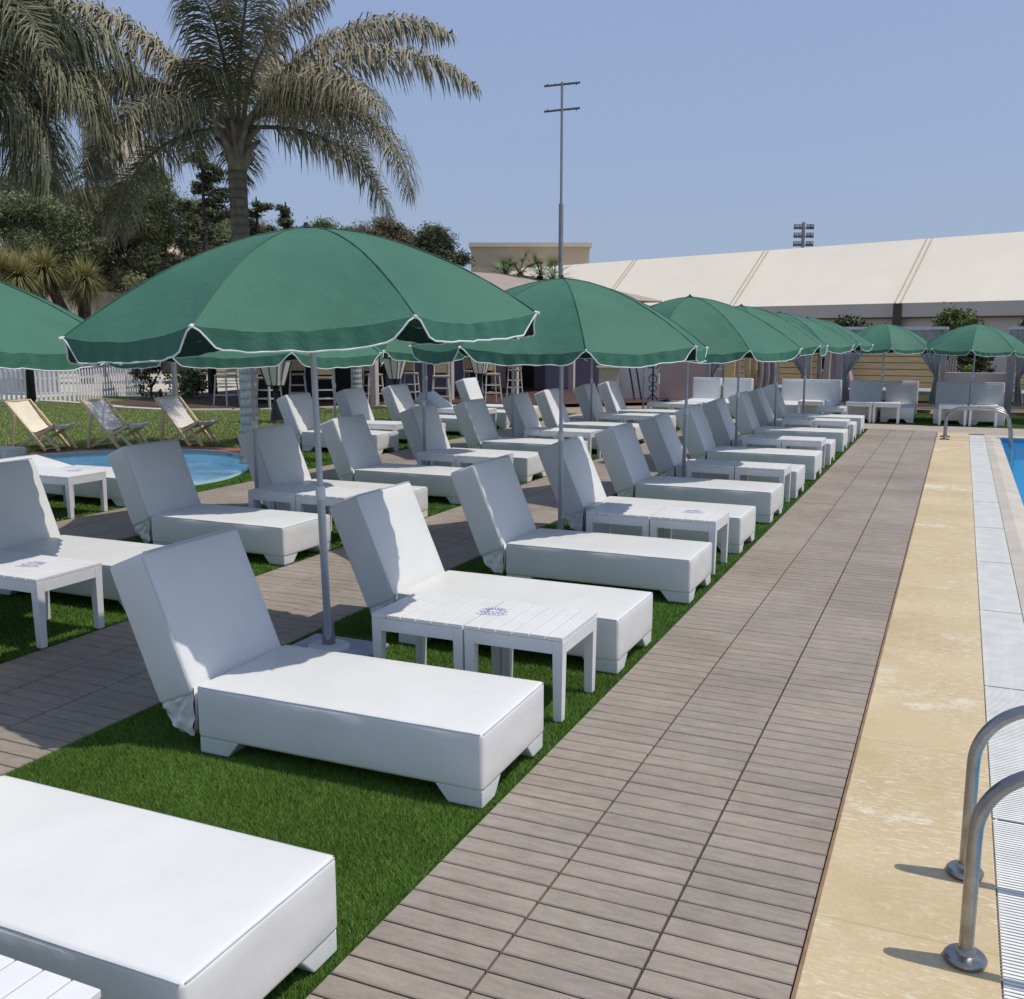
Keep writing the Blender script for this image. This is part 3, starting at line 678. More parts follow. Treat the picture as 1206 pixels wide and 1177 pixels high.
# ------------------------------------------------------------------ umbrellas
def umbrella(Rr, zr, zp, label, loc, tilt=(0,0), phase=0, seed=1, base=True, val=.092, ho=(0,0), sl=(0,0)):
    t = thing('beach_umbrella', label, 'umbrella', loc, 0, 'green beach umbrellas over the loungers')
    t.rotation_euler = (tilt[0], tilt[1], 0)
    zj = .72; HO = Vector((ho[0], ho[1], 0)); px_ = lambda z: Vector((ho[0]*z/zp, ho[1]*z/zp, z))
    mb = MB(); mb.tube([px_(.05),px_(zj+.35)], .024, 12); mb.build('lower_pole', M['pole'], t, smooth='auto')
    mb = MB(); mb.tube([px_(zj+.35),px_(zp+.01)], .0185, 12); mb.build('upper_pole', M['pole'], t, smooth='auto')
    mb = MB(); mb.tube([px_(zj+.30),px_(zj+.31),px_(zj+.37),px_(zj+.385)], [.026,.030,.030,.022], 12); mb.build('pole_collar', M['white'], t, smooth='auto')
    if base:
        mb = MB(); mb.lathe([(.045,.055),(.043,.06),(.036,.20),(.030,.215),(.026,.216)], n=14); mb.build('socket', M['socket'], t, smooth='auto')
        mb = MB(); mb.lathe([(.13,.0),(.135,.02),(.13,.045),(.105,.058),(.05,.06)], n=28); mb.build('base_ring', M['whitebase'], t, smooth='auto')
        mb = MB(); mb.box((-.26,-.24,0),(.30,.24,.028)); mb.build('base_slab', M['slab'], t, bevel=.008)
    N = 8; K = 9
    def prof(s): return zr + (zp-zr)*(1-s**1.9)*.88 + (zp-zr)*.12*(1-s)
    rv = random.Random(seed)
    jit = [rv.uniform(-.02, .02) for _ in range(N)]; zj_ = [rv.uniform(-.012, .012) for _ in range(N)]
    def rib(k, s): a = phase + 2*PI*(k % N)/N; r = Rr*s*(1+jit[k % N]*s*.6); x_, y_ = r*math.cos(a), r*math.sin(a); return Vector((x_, y_, prof(s)+zj_[k % N]*s+x_*sl[0]+y_*sl[1]))+HO
    mb = MB(); hem = MB(); pip = MB(); U = 14
    for k in range(N):
        def top(u, v):
            s = .012+v*.988; a, b = rib(k, s), rib(k+1, s); p = a.lerp(b, u)
            sag = -.045*s*s*4*u*(1-u); mid = (a+b)/2
            c = Vector((p.x, p.y, 0))-HO
            if c.length > 1e-6: c.normalize()
            p = p + Vector((0,0,sag)) + c*(-.02*s*4*u*(1-u))
            p.z += .008*s*nz(p.x*3+seed, p.y*3, p.z*2) + (.010*nz(p.x*11, p.y*11, seed)*max(0, s-.8)*5*min(1, 6*u*(1-u)))
            return p
        vs = [top(i/U, j/K) for j in range(K+1) for i in range(U+1)]
        mb.add(vs, [(j*(U+1)+i, (j+1)*(U+1)+i, (j+1)*(U+1)+i+1, j*(U+1)+i+1) for j in range(K) for i in range(U)])
        HU = 30; line = []; topl = []
        vv = val*rv.uniform(.9, 1.08)
        for i in range(HU+1):
            u = i/HU; p = top(u, 1); d = (Vector((p.x, p.y, 0))-HO).normalized()
            e = min(u, 1-u)/.13; e = min(1, e); dep = vv*(e*e*(3-2*e))
            dep *= 1+.06*math.sin(u*9+seed+k)
            ruff = (.010*math.sin(u*46+k*2+seed)+.012*nz(u*13, k, seed))*e
            q = p + Vector((0,0,-dep-.002)) + d*(ruff+.012*e - .0*dep)
            topl.append(p); line.append(q)
        nh = HU+1; vs = topl + [topl[i].lerp(line[i], .5)+Vector((topl[i].x, topl[i].y, 0)).normalized()*.010*nz(i*.9, k, seed) for i in range(nh)] + line
        hem.add(vs, [(r*nh+i, (r+1)*nh+i, (r+1)*nh+i+1, r*nh+i+1) for r in range(2) for i in range(HU)])
        pip.tube(line, .0045, 5)
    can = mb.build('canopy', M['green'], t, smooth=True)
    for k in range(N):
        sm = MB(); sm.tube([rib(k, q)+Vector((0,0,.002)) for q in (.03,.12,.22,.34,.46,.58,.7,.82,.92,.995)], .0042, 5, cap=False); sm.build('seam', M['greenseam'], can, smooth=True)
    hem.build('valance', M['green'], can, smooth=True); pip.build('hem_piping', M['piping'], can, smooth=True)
    mb = MB(); mb.lathe([(.022,zp-.03),(.040,zp-.012),(.042,zp+.002),(.030,zp+.010),(.015,zp+.016),(.012,zp+.028),(.005,zp+.032)], HO, n=14); mb.build('finial', M['black'], t, smooth='auto')
    zh = zr+(zp-zr)*.30
    mb = MB(); mb.lathe([(.02,zh-.05),(.034,zh-.045),(.034,zh+.0),(.024,zh+.01)], HO, n=12); mb.build('hub', M['white'], t, smooth='auto')
    for k in range(N):
        mb = MB(); mb.tube([rib(k, s)+Vector((0,0,-.009)) for s in (.02,.15,.3,.45,.6,.75,.9,1.0)], .0042, 5); o = mb.build('rib', M['pole'], t, smooth=True)
        mb = MB(); mb.tube([HO+Vector((.03*math.cos(phase+2*PI*k/N), .03*math.sin(phase+2*PI*k/N), zh-.02)), rib(k, .52)+Vector((0,0,-.012))], .0036, 5); mb.build('strut', M['pole'], t)
        mb = MB(); e = rib(k, 1.0); d = (Vector((e.x, e.y, -.25*Rr))-HO).normalized(); mb.tube([e-d*.012, e+d*.016], .008, 6); mb.build('rib_tip', M['white'], o)
    return t
def uph(x, y, off): return math.atan2(-y, -x) + R(off)      # a rib this many degrees off the direction to the viewer
U1 = [(-3.55, 5.13, 1.275, 2.045, 2.57, 22.5, (0, 0), 'largest green umbrella, nearest, over the second lounger of the poolside row'),
      (-3.42, 8.85, 1.345, 1.885, 2.48, 8, (0, 0), 'green umbrella second in the poolside row, a front rib straight above its pole'),
      (-3.11, 12.35, 1.33, 1.83, 2.43, 30, (0, .4), 'green umbrella third in the poolside row, over the far half of the loungers'),
      (-3.16, 15.85, 1.33, 1.82, 2.41, 12, (0, 0), 'green umbrella fourth in the poolside row, overlapped by the third'),
      (-3.14, 19.35, 1.33, 1.80, 2.37, 35, (0, 0), 'green umbrella fifth in the poolside row'),
      (-3.06, 22.5, 1.33, 1.78, 2.33, 5, (0, 0), 'green umbrella at the far end of the poolside row')]
for i, (x, y, r_, zr, zp, ph, tl, lab) in enumerate(U1):
    umbrella(r_, zr, zp, lab, (x, y, 0), (R(tl[0]), R(tl[1])), uph(x, y, ph), seed=i*3.7+1, ho=(.22,-.41) if i == 0 else (-x/y*.36, -.36), sl=(.055,.025) if i == 0 else (0, 0))
U2 = [(-7.10, 5.05, 1.43, 1.95, 2.50, 10, (0, 1.2), 'green umbrella cropped by the left edge'),
      (-6.85, 8.65, 1.42, 1.82, 2.40, 14, (0, 0), 'green umbrella behind the grey palm trunk, under the largest one'),
      (-6.75, 12.2, 1.38, 1.80, 2.38, 25, (0, 0), 'green umbrella of the middle row with thin pole behind the largest umbrella'),
      (-7.0, 15.8, 1.42, 1.80, 2.38, 5, (0, 0), 'green umbrella fourth in the middle row, mostly hidden'),
      (-6.84, 19.4, 1.40, 1.80, 2.36, 20, (0, 0), 'green umbrella fifth in the middle row, behind the second poolside umbrella'),
      (-6.78, 22.9, 1.40, 1.80, 2.36, 33, (0, 0), 'green umbrella last in the middle row near the pink wall')]
for i, (x, y, r_, zr, zp, ph, tl, lab) in enumerate(U2):
    umbrella(r_, zr, zp, lab, (x, y, 0), (R(tl[0]), R(tl[1])), uph(x, y, ph), seed=i*2.9+40, ho=(-x/y*.34, -.34))
U3 = [(-10.5, 15.6, 1.35, 1.80, 2.3, 12, 'green umbrella of the far left row just beyond the small pool'), (-10.5, 19.1, 1.35, 1.80, 2.3, 30, 'green umbrella of the far left row nearest the bar')]
for i, (x, y, r_, zr, zp, ph, lab) in enumerate(U3): umbrella(r_, zr, zp, lab, (x, y, 0), (0, 0), uph(x, y, ph), seed=i+70)
U4 = [(-1.66, 25.2, 1.12, 1.66, 2.22, 8, 0, 'small green umbrella at the far end, left of the pool ladder'), (.24, 25.1, 1.17, 1.64, 2.21, -4, 1.6, 'small green umbrella at the far end right of the other, behind the pool ladder'), (2.5, 26.0, 1.12, 1.66, 2.2, 8, 0, 'small green umbrella cropped by the right edge')]
for i, (x, y, r_, zr, zp, ph, tl, lab) in enumerate(U4): umbrella(r_, zr, zp, lab, (x, y, 0), (0, R(tl)), uph(x, y, ph), seed=i+80, val=.08)

# ------------------------------------------------------------------ pool ladders
def arc(c, r, a0, a1, n=8): return [(c[0]+r*math.cos(R(a0+(a1-a0)*i/n)), c[1]+r*math.sin(R(a0+(a1-a0)*i/n))) for i in range(n+1)]
def ladder(loc, label):
    t = thing('pool_ladder', label, 'pool ladder', loc, 0, 'steel pool ladders')
    for s in (0, .576):
        pts = [(0, 0.005), (0, .20), (0, .42)] + arc((.24, .44), .24, 180, 100, 12)[1:] + [(.36, .686), (.48, .68)] + arc((.56, .44), .235, 88, 8, 10) + [(.83, .2), (.86, -.3), (.86, -1.0)]
        mb = MB(); mb.tube([(x, s, z) for x, z in pts], .0225, 16); mb.build('handrail', M['steel'], t, smooth='auto')
        mb = MB(); mb.lathe([(.062,.004),(.066,.010),(.066,.018),(.058,.027),(.030,.031),(.028,.045),(.0235,.05)], (0, s, 0), 24); mb.build('base_flange', M['steel'], t, smooth='auto')
    for z in (-.25, -.5, -.75):
        mb = MB(); mb.box((.82, .02, z-.012), (.90, .556, z+.012)); mb.build('step', M['steel'], t, bevel=.004)
    return t
ladder((.140, 3.281, .0045), 'polished steel pool ladder in the bottom right corner, two curved handrails on round flanges')
l2 = ladder((-.185, 20.75, .0045), 'steel pool ladder at the far end of the pool'); l2.scale = (1.36, 1, .86)

# ------------------------------------------------------------------ deckchairs
def deckchair(loc, rz, label, fab):
    t = thing('deckchair', label, 'deckchair', loc, rz, 'wooden deckchairs on the lawn'); hw = .28
    A0, A1 = (.62, .03), (-.50, .84)      # long frame: front foot to high back end
    B0, B1 = (-.30, .02), (.46, .42)     # seat frame: back foot to front
    for s in (-1, 1):
        mb = MB(); m_ = []
        def bar(p, q, y, wd=.016, hh=.024):
            d = Vector((q[0]-p[0], 0, q[1]-p[1])); L = d.length; d.normalize(); n_ = Vector((-d.z, 0, d.x))
            a = Vector((p[0], y, p[1])); b = Vector((q[0], y, q[1])); Y = Vector((0, wd, 0)); nn = n_*hh
            return [a-Y-nn, a+Y-nn, a+Y+nn, a-Y+nn, b-Y-nn, b+Y-nn, b+Y+nn, b-Y+nn]
        FS = [(0,1,2,3),(7,6,5,4),(0,4,5,1),(1,5,6,2),(2,6,7,3),(3,7,4,0)]
        mb.add(bar((.30,.02), (-.50,.84), s*hw), FS); mb.build('back_rail', M['wood'], t, fixn=True)
        mb = MB(); mb.add(bar((-.42,.02), (.46,.44), s*(hw-.04)), FS); mb.build('seat_rail', M['wood'], t, fixn=True)
        mb = MB(); mb.add(bar((-.38,.02), (-.285,.62), s*(hw+.035)), FS); mb.build('prop', M['wood'], t, fixn=True)
        mb = MB(); mb.add(bar((.52,.02), (.20,.34), s*(hw-.075)), FS); mb.build('leg', M['wood'], t, fixn=True)
    for x, z, h_ in ((-.50,.84,.30),(.46,.44,.27),(.28,.05,.28),(-.38,.05,.28)):
        mb = MB(); mb.tube([(x, -h_, z), (x, h_, z)], .016, 8); mb.build('cross_rail', M['wood'], t, smooth='auto')
    P = [(-.50,.85),(-.38,.70),(-.25,.54),(-.12,.41),(-.02,.335),(.07,.33),(.18,.365),(.32,.42),(.47,.475),(.49,.45),(.47,.40)]
    mb = MB()
    for (xa, za), (xb, zb) in zip(P, P[1:]):
        mb.grid(lambda u, v: (xa+(xb-xa)*v, -.235+.47*u, za+(zb-za)*v-.02*math.sin(u*PI)), 6, 2)
    mb.build('sling', fab, t, smooth=True)
    return t
deckchair((-14.52, 12.58, .0), R(6), 'wooden deckchair with plain cream canvas, leftmost of the three on the lawn', M['canvas'])
deckchair((-13.50, 13.28, .0), R(2), 'wooden deckchair with grey zigzag canvas, middle of the three on the lawn', M['zig'])
deckchair((-12.76, 14.25, .0), R(-4), 'wooden deckchair with grey zigzag canvas, rightmost of the three on the lawn', M['zig'])

# ------------------------------------------------------------------ picket fence, lamps, shrub
def picket(p0, p1, label, n):
    t = thing('picket_fence', label, 'fence', (p0[0], p0[1], 0), 0, None)
    a, b = Vector((0,0)), Vector((p1[0]-p0[0], p1[1]-p0[1])); d = b.normalized(); L = b.length; q = Vector((-d.y, d.x))
    for z in (.28, .72):
        mb = MB(); mt = Matrix(((d.x, -d.y, 0, 0), (d.y, d.x, 0, 0), (0,0,1,0), (0,0,0,1))); mb.box((0, .012, z-.035), (L, .04, z+.035), mat=mt); mb.build('rail', M['picket'], t)
    for i in range(n):
        s = L*(i+.5)/n; mb = MB(); w_ = .036; h_ = .98
        pts = [(s-w_, 0), (s+w_, 0), (s+w_, h_-.07), (s, h_), (s-w_, h_-.07)]
        vs = [(mt @ Vector((x, -.012, z))) for x, z in pts] + [(mt @ Vector((x, .010, z))) for x, z in pts]
        mb.add(vs, [tuple(range(5)), tuple(range(9, 4, -1))] + [(k, k+5, (k+1) % 5+5, (k+1) % 5) for k in range(5)]); mb.build('picket', M['picket'], t, fixn=True)
    return t
def pg(px, py): # helper for distant ground points
    d = CAM_H*1196/(py-HOR); return place(px, d)
f0 = place(-45, 29.5); f1 = place(42, 29.0); f2 = place(92, 29.5); f3 = place(172, 33.5)
picket(f0, f1, 'white picket fence section left of the black lamp post', 15)
picket(f1, f2, 'white picket fence section just right of the black lamp post', 9)
picket(f2, f3, 'white picket fence section ending at the leafy shrub', 26)

def lamp_post(loc, hp, s, label, thick=1):
    t = thing('lamp_post', label, 'lamp post', loc, 0, 'black lantern lamp posts')
    mb = MB(); mb.lathe([(.20*s,0),(.20*s,.05*s),(.13*s,.09*s),(.10*s,.30*s),(.055*s*thick,.42*s),(.045*s*thick,hp-.12*s),(.065*s,hp-.10*s),(.05*s,hp-.05*s),(.10*s,hp)], n=14); mb.build('post', M['black'], t, smooth='auto')
    w0, w1, h_ = .12*s, .24*s, .55*s
    mb = MB(); mb.add([(-w0,-w0,hp),(w0,-w0,hp),(w0,w0,hp),(-w0,w0,hp),(-w1,-w1,hp+h_),(w1,-w1,hp+h_),(w1,w1,hp+h_),(-w1,w1,hp+h_)], [(0,3,2,1),(4,5,6,7),(0,1,5,4),(1,2,6,5),(2,3,7,6),(3,0,4,7)]); gl = mb.build('lantern_glass', M['glass'], t)
    mb = MB()
    for sx, sy in ((-1,-1),(1,-1),(1,1),(-1,1)): mb.tube([(sx*w0*1.03, sy*w0*1.03, hp-.01), (sx*w1*1.03, sy*w1*1.03, hp+h_)], .013*s, 5)
    for a in range(4):
        c = [(-1,-1),(1,-1),(1,1),(-1,1)]; p, q = c[a], c[(a+1) % 4]
        mb.tube([(p[0]*w1*1.03,p[1]*w1*1.03,hp+h_),(q[0]*w1*1.03,q[1]*w1*1.03,hp+h_)], .013*s, 5); mb.tube([(p[0]*w0*1.03,p[1]*w0*1.03,hp),(q[0]*w0*1.03,q[1]*w0*1.03,hp)], .013*s, 5)
        m0 = ((p[0]+q[0])/2, (p[1]+q[1])/2); mb.tube([(m0[0]*w0*1.04,m0[1]*w0*1.04,hp),(m0[0]*w1*1.04,m0[1]*w1*1.04,hp+h_)], .009*s, 5)
    mb.build('lantern_frame', M['black'], t)
    mb = MB(); mb.lathe([(w1*1.5, hp+h_+.005),(w1*1.5,hp+h_+.03),(w1*.9,hp+h_+.16*s),(.05*s,hp+h_+.24*s),(.02*s,hp+h_+.34*s)], n=4); mb.build('lantern_cap', M['black'], t)
    return t
p = pg(326, 500); lamp_post((p.x, p.y, 0), .86, 1.12, 'black lantern lamp post on the lawn beside the nearest thick grey trunk')
p = place(466, 26.5); lamp_post((p.x, p.y, 0), .82, 1.0, 'black lantern lamp post in the middle of the terrace edge')
p = place(566, 28.0); lamp_post((p.x, p.y, 0), .90, 1.0, 'black lantern lamp post nearest the bar counter')
p = place(39, 27.0); lamp_post((p.x, p.y, 0), 1.95, .62, 'black lamp post in front of the picket fence, its head hidden by the cropped umbrella', 3.4)

# ------------------------------------------------------------------ vegetation
def leaves(name, centers, radii, n, size, mat, parent, seed, flatten=1.0, elong=1.0, shade=True):
    """n small leaf quads spread through clumps"""
    rg = np.random.default_rng(seed); c = np.array(centers, float); r = np.array(radii, float)
    if r.ndim == 1: r = np.stack([r, r, r*flatten], 1)
    vol = np.prod(r, 1)**(1/1.5); idx = rg.choice(len(c), n, p=vol/vol.sum())
    d = rg.normal(size=(n, 3)); d /= np.linalg.norm(d, axis=1)[:, None]; rad = rg.uniform(0, 1, n)**.42
    P = c[idx] + d*r[idx]*rad[:, None]*(1+.30*rg.normal(size=n)[:, None])
    a = rg.normal(size=(n, 3)); a /= np.linalg.norm(a, axis=1)[:, None]; b = np.cross(a, rg.normal(size=(n, 3))); b /= np.linalg.norm(b, axis=1)[:, None]
    sz = size*rg.uniform(.6, 1.5, n)[:, None]; V = np.stack([P-a*sz*elong, P+b*sz*.45, P+a*sz*elong, P-b*sz*.45], 1).reshape(-1, 3)
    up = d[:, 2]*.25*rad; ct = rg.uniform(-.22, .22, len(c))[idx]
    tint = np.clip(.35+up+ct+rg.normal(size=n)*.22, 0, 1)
    return raw_mesh(name, V, np.arange(4*n), 4, tint, mat, parent)
def branching(mb, p, d, L, r, depth, rr, tips, spread=.7, up=.15):
    q = p + d*L; mid = (p+q)/2 + Vector((rr.uniform(-1,1), rr.uniform(-1,1), rr.uniform(-1,1)))*L*.08
    mb.tube([p, mid, q], [r, r*.82, r*.66], 6, cap=False); tips.append(q)
    if depth == 0: return
    for _ in range(rr.choice((2, 3, 3))):
        nd = (d + Vector((rr.uniform(-1,1), rr.uniform(-1,1), rr.uniform(-.6,.9)))*spread + Vector((0,0,up))).normalized(); branching(mb, q, nd, L*rr.uniform(.6, .85), r*.6, depth-1, rr, tips, spread, up)
def tree(name, label, cat, loc, h, wd, mat, n, size, seed, trunk=.35, tr=.13, depth=3, group=None, elong=1.0, clump=.22, base=0):
    t = thing(name, label, cat, loc, 0, group); rr = random.Random(seed); mb = MB(); tips = []
    th = h*trunk; lean = Vector((rr.uniform(-.12,.12), rr.uniform(-.12,.12), 1)).normalized()
    mb.tube([(0,0,-.1), lean*th*.5, lean*th], [tr, tr*.85, tr*.7], 8, cap=False)
    for _ in range(4):
        nd = (lean*.9 + Vector((rr.uniform(-1,1)*wd/h*1.6, rr.uniform(-1,1)*wd/h*1.6, rr.uniform(0,.5)))).normalized(); branching(mb, lean*th*rr.uniform(.75, 1), nd, (h-th)*.30, tr*.55, depth-1, rr, tips)
    mb.build('trunk', M['bark'], t, smooth=True)
    # normalise the tips to the crown volume
    zs = max(q.z for q in tips); rs = max(math.hypot(q.x, q.y) for q in tips) or 1
    cs = []; rad = []
    for q in tips:
        k = Vector((q.x/rs*wd*.42, q.y/rs*wd*.42, th*.7+(q.z-th*.7)/(zs-th*.7)*(h*.93-th*.7)))
        cs.append(tuple(k)); rad.append(wd*clump*rr.uniform(.55, 1.15))
    for _ in range(len(tips)//2):
        a = rr.uniform(0, 2*PI); rr_ = wd*.5*rr.uniform(.2,.95); zz = base+(h-base)*rr.uniform(.05, .85); cs.append((rr_*math.cos(a), rr_*math.sin(a), zz)); rad.append(wd*clump*rr.uniform(.4, .9))
    leaves('crown', cs, rad, n, size, mat, t, seed, .75, elong)
    return t
def P_(px, d): v = place(px, d); return (v.x, v.y, 0)
trees = [  # px, depth, top row, width px, material, size, kind
    (20, 50, 190, 210, 'olive', .10, 'feathery grey green tree behind the left palm fronds, left edge', 26000, 2.0),
    (108, 52, 218, 130, 'brownleaf', .10, 'brownish thin tree left of centre behind the yucca', 15000, 1.8),
    (190, 52, 186, 115, 'olive', .10, 'tall grey green tree with wispy top between the two palms', 21000, 2.0),
    (243, 54, 232, 105, 'olive', .10, 'olive tree left of the queen palm trunk', 15000, 1.6),
    (58, 58, 205, 150, 'olive', .10, 'broad grey green tree between the left edge and the tower block', 20000, 2.0),
    (148, 57, 214, 120, 'dark', .10, 'darker green tree in the gap left of the tall wispy one', 16000, 1.8),
    (282, 60, 240, 110, 'brownleaf', .10, 'brownish green tree directly behind the tiered conifer', 14000, 1.8),
    (470, 52, 262, 90, 'dark', .10, 'low dark tree behind the reddish brown shrub', 11000, 1.8),
    (345, 46, 258, 80, 'dark', .10, 'dark bush just right of the queen palm trunk', 9000, 1.3),
    (398, 48, 254, 90, 'bush', .11, 'yellow green bush peeping above the largest umbrella', 9000, 1.3),
    (448, 44, 250, 80, 'brownleaf', .09, 'reddish brown shrub with bare twigs above the largest umbrella', 9000, 1.5),
    (515, 40, 266, 105, 'dark', .10, 'dark leafy tree beside the taupe bar roof', 14000, 2.0)]
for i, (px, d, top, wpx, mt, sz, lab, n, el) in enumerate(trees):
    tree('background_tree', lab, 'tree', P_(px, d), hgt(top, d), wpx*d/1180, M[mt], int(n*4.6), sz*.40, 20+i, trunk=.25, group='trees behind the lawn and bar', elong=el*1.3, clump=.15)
# twiggy conifers with tiered limbs
def conifer(loc, h, wd, label, seed, n=34):
    t = thing('conifer', label, 'tree', loc, 0, 'trees behind the lawn and bar'); rr = random.Random(seed); mb = MB(); mb.tube([(0,0,-.1),(0,0,h)], [.16,.03], 7, cap=False)
    cs = []; rd = []
    for k in range(n):
        z = h*(.30+.68*k/n); L = wd/2*(1.05-.75*k/n)*rr.uniform(.6, 1.15); a = rr.uniform(0, 2*PI); e = Vector((L*math.cos(a), L*math.sin(a), z+L*.22))
        mb.tube([(0,0,z), (e.x*.5, e.y*.5, z+L*.03), e], [.04,.03,.012], 5, cap=False)
        for s in (.35, .55, .75, .9, 1.05): cs.append((e.x*s+rr.uniform(-.16,.16), e.y*s+rr.uniform(-.16,.16), z+L*.22*s*s+rr.uniform(-.10,.14))); rd.append((.22*rr.uniform(.5,1.4), .22*rr.uniform(.5,1.4), .10))
    mb.build('trunk', M['bark'], t, smooth=True)
    leaves('crown', cs, rd, 15000, .042, M['dark'], t, seed, 1, 1.6); return t
conifer(P_(252, 33), hgt(183, 33), 120*33/1180, 'dark tiered conifer directly behind the queen palm trunk', 3)
conifer(P_(345, 42), hgt(238, 42), 44*42/1180, 'small dark pointed conifer right of the queen palm trunk', 4, 18)
conifer(P_(312, 40), hgt(232, 40), 60*40/1180, 'dark conifer with drooping side limb right of the queen palm trunk', 5, 16)
tree('bush', 'round dark bush above the far left small umbrella in front of the marquee', 'bush', P_(1108, 34), hgt(368, 34), 66*34/1180, M['bush'], 9000, .07, 61, trunk=.3, group='bushes before the marquee')
tree('bush', 'dark bush cropped by the right edge in front of the marquee', 'bush', P_(1204, 34), hgt(374, 34), 44*34/1180, M['dark'], 6000, .07, 62, trunk=.3, group='bushes before the marquee')
tree('bush', 'dark hedge bush behind the cabana curtains', 'bush', P_(996, 35), hgt(376, 35), 70*35/1180, M['dark'], 9000, .07, 63, trunk=.1, group='bushes before the marquee')
tree('bush', 'dark hedge bush between the two right cabanas', 'bush', P_(1140, 36), hgt(392, 36), 50*36/1180, M['dark'], 7000, .07, 64, trunk=.1, group='bushes before the marquee')
p = place(180, 31); t_ = tree('shrub', 'slender dark leafy shrub at the end of the picket fence', 'shrub', (p.x, p.y, 0), 2.05, 1.15, M['dark'], 2600, .055, 71, trunk=.18, tr=.04, clump=.22)
p = place(222, 31); tree('shrub', 'small grassy shrub in the bed before the terrace stools', 'shrub', (p.x, p.y, 0), .9, 1.3, M['olive'], 2600, .05, 72, trunk=.1, tr=.02)
p = place(245, 36); tree('shrub', 'twiggy shrub behind the terrace bed', 'shrub', (p.x, p.y, 0), 2.2, 1.5, M['olive'], 1800, .05, 73, trunk=.2, tr=.03, depth=3)

def blade_plant(name, label, cat, loc, heads, mat, trunk_r, seed, L=.9, n=90, wd=.035, fan=False):
    t = thing(name, label, cat, loc); rr = random.Random(seed); mb = MB()
    for (x, y, z) in heads: mb.tube([(0,0,-.1), (x*.35, y*.35, z*.5), (x, y, z)], [trunk_r, trunk_r*.8, trunk_r*.6], 8, cap=False)
    mb.build('trunk', M['bark'], t, smooth=True); mb = MB()
    for (x, y, z) in heads:
        for k in range(n):
            a = rr.uniform(0, 2*PI); e = math.asin(rr.uniform(-.8, 1)); d = Vector((math.cos(a)*math.cos(e), math.sin(a)*math.cos(e), math.sin(e))); q = d.cross(Vector((0,0,1))).normalized()
            l = L*rr.uniform(.7, 1.1); p0 = Vector((x, y, z)); p1 = p0+d*l*.55+Vector((0,0,.03)); p2 = p0+d*l+Vector((0,0,-.22*l*(1-max(0, d.z))))
            tt = min(1, max(0, .45+d.z*.35+rr.uniform(-.25,.25))); mb.add([p0-q*wd*.5, p0+q*wd*.5, p1+q*wd*.55, p1-q*wd*.55, p2], [(0,1,2,3),(3,2,4)], tt)
            if fan:
                for s in range(-4, 5):
                    d2 = (d+q*s*.16).normalized(); pe = p1+d2*l*.6+Vector((0,0,-.1*l)); mb.add([p1-q*.01, p1+q*.01, pe], [(0,1,2)], min(1, max(0, tt+rr.uniform(-.2,.2))))
    mb.build('foliage', mat, t); return t
p = place(108, 40); blade_plant('yucca', 'yellow green yucca with dark leaning trunk in front of the plaster wall', 'yucca', (p.x, p.y, 0), [(-1.5,-.4,hgt(330,40)),(-.4,.2,hgt(340,40)),(-1.0,-.9,hgt(318,40)),(-2.1,-.8,hgt(328,40)),(.2,0,hgt(330,40))], M['yucca'], .22, 5, 1.15, 700, .020)
p = place(14, 38); blade_plant('yucca', 'yellow green yucca at the left edge above the cropped umbrella', 'yucca', (p.x, p.y, 0), [(0,0,hgt(322,38)),(.7,.2,hgt(326,38)),(-.6,0,hgt(335,38))], M['yucca'], .2, 6, 1.15, 700, .020)
p = place(612, 38); blade_plant('fan_palm', 'bushy bright green fan palm behind the taupe bar roof', 'palm', (p.x, p.y, 0), [(0,0,hgt(322,38)),(-.6,0,hgt(326,38)),(.7,.3,hgt(325,38)),(1.3,0,hgt(330,38))], M['fan'], .2, 9, .95, 70, .03, True)

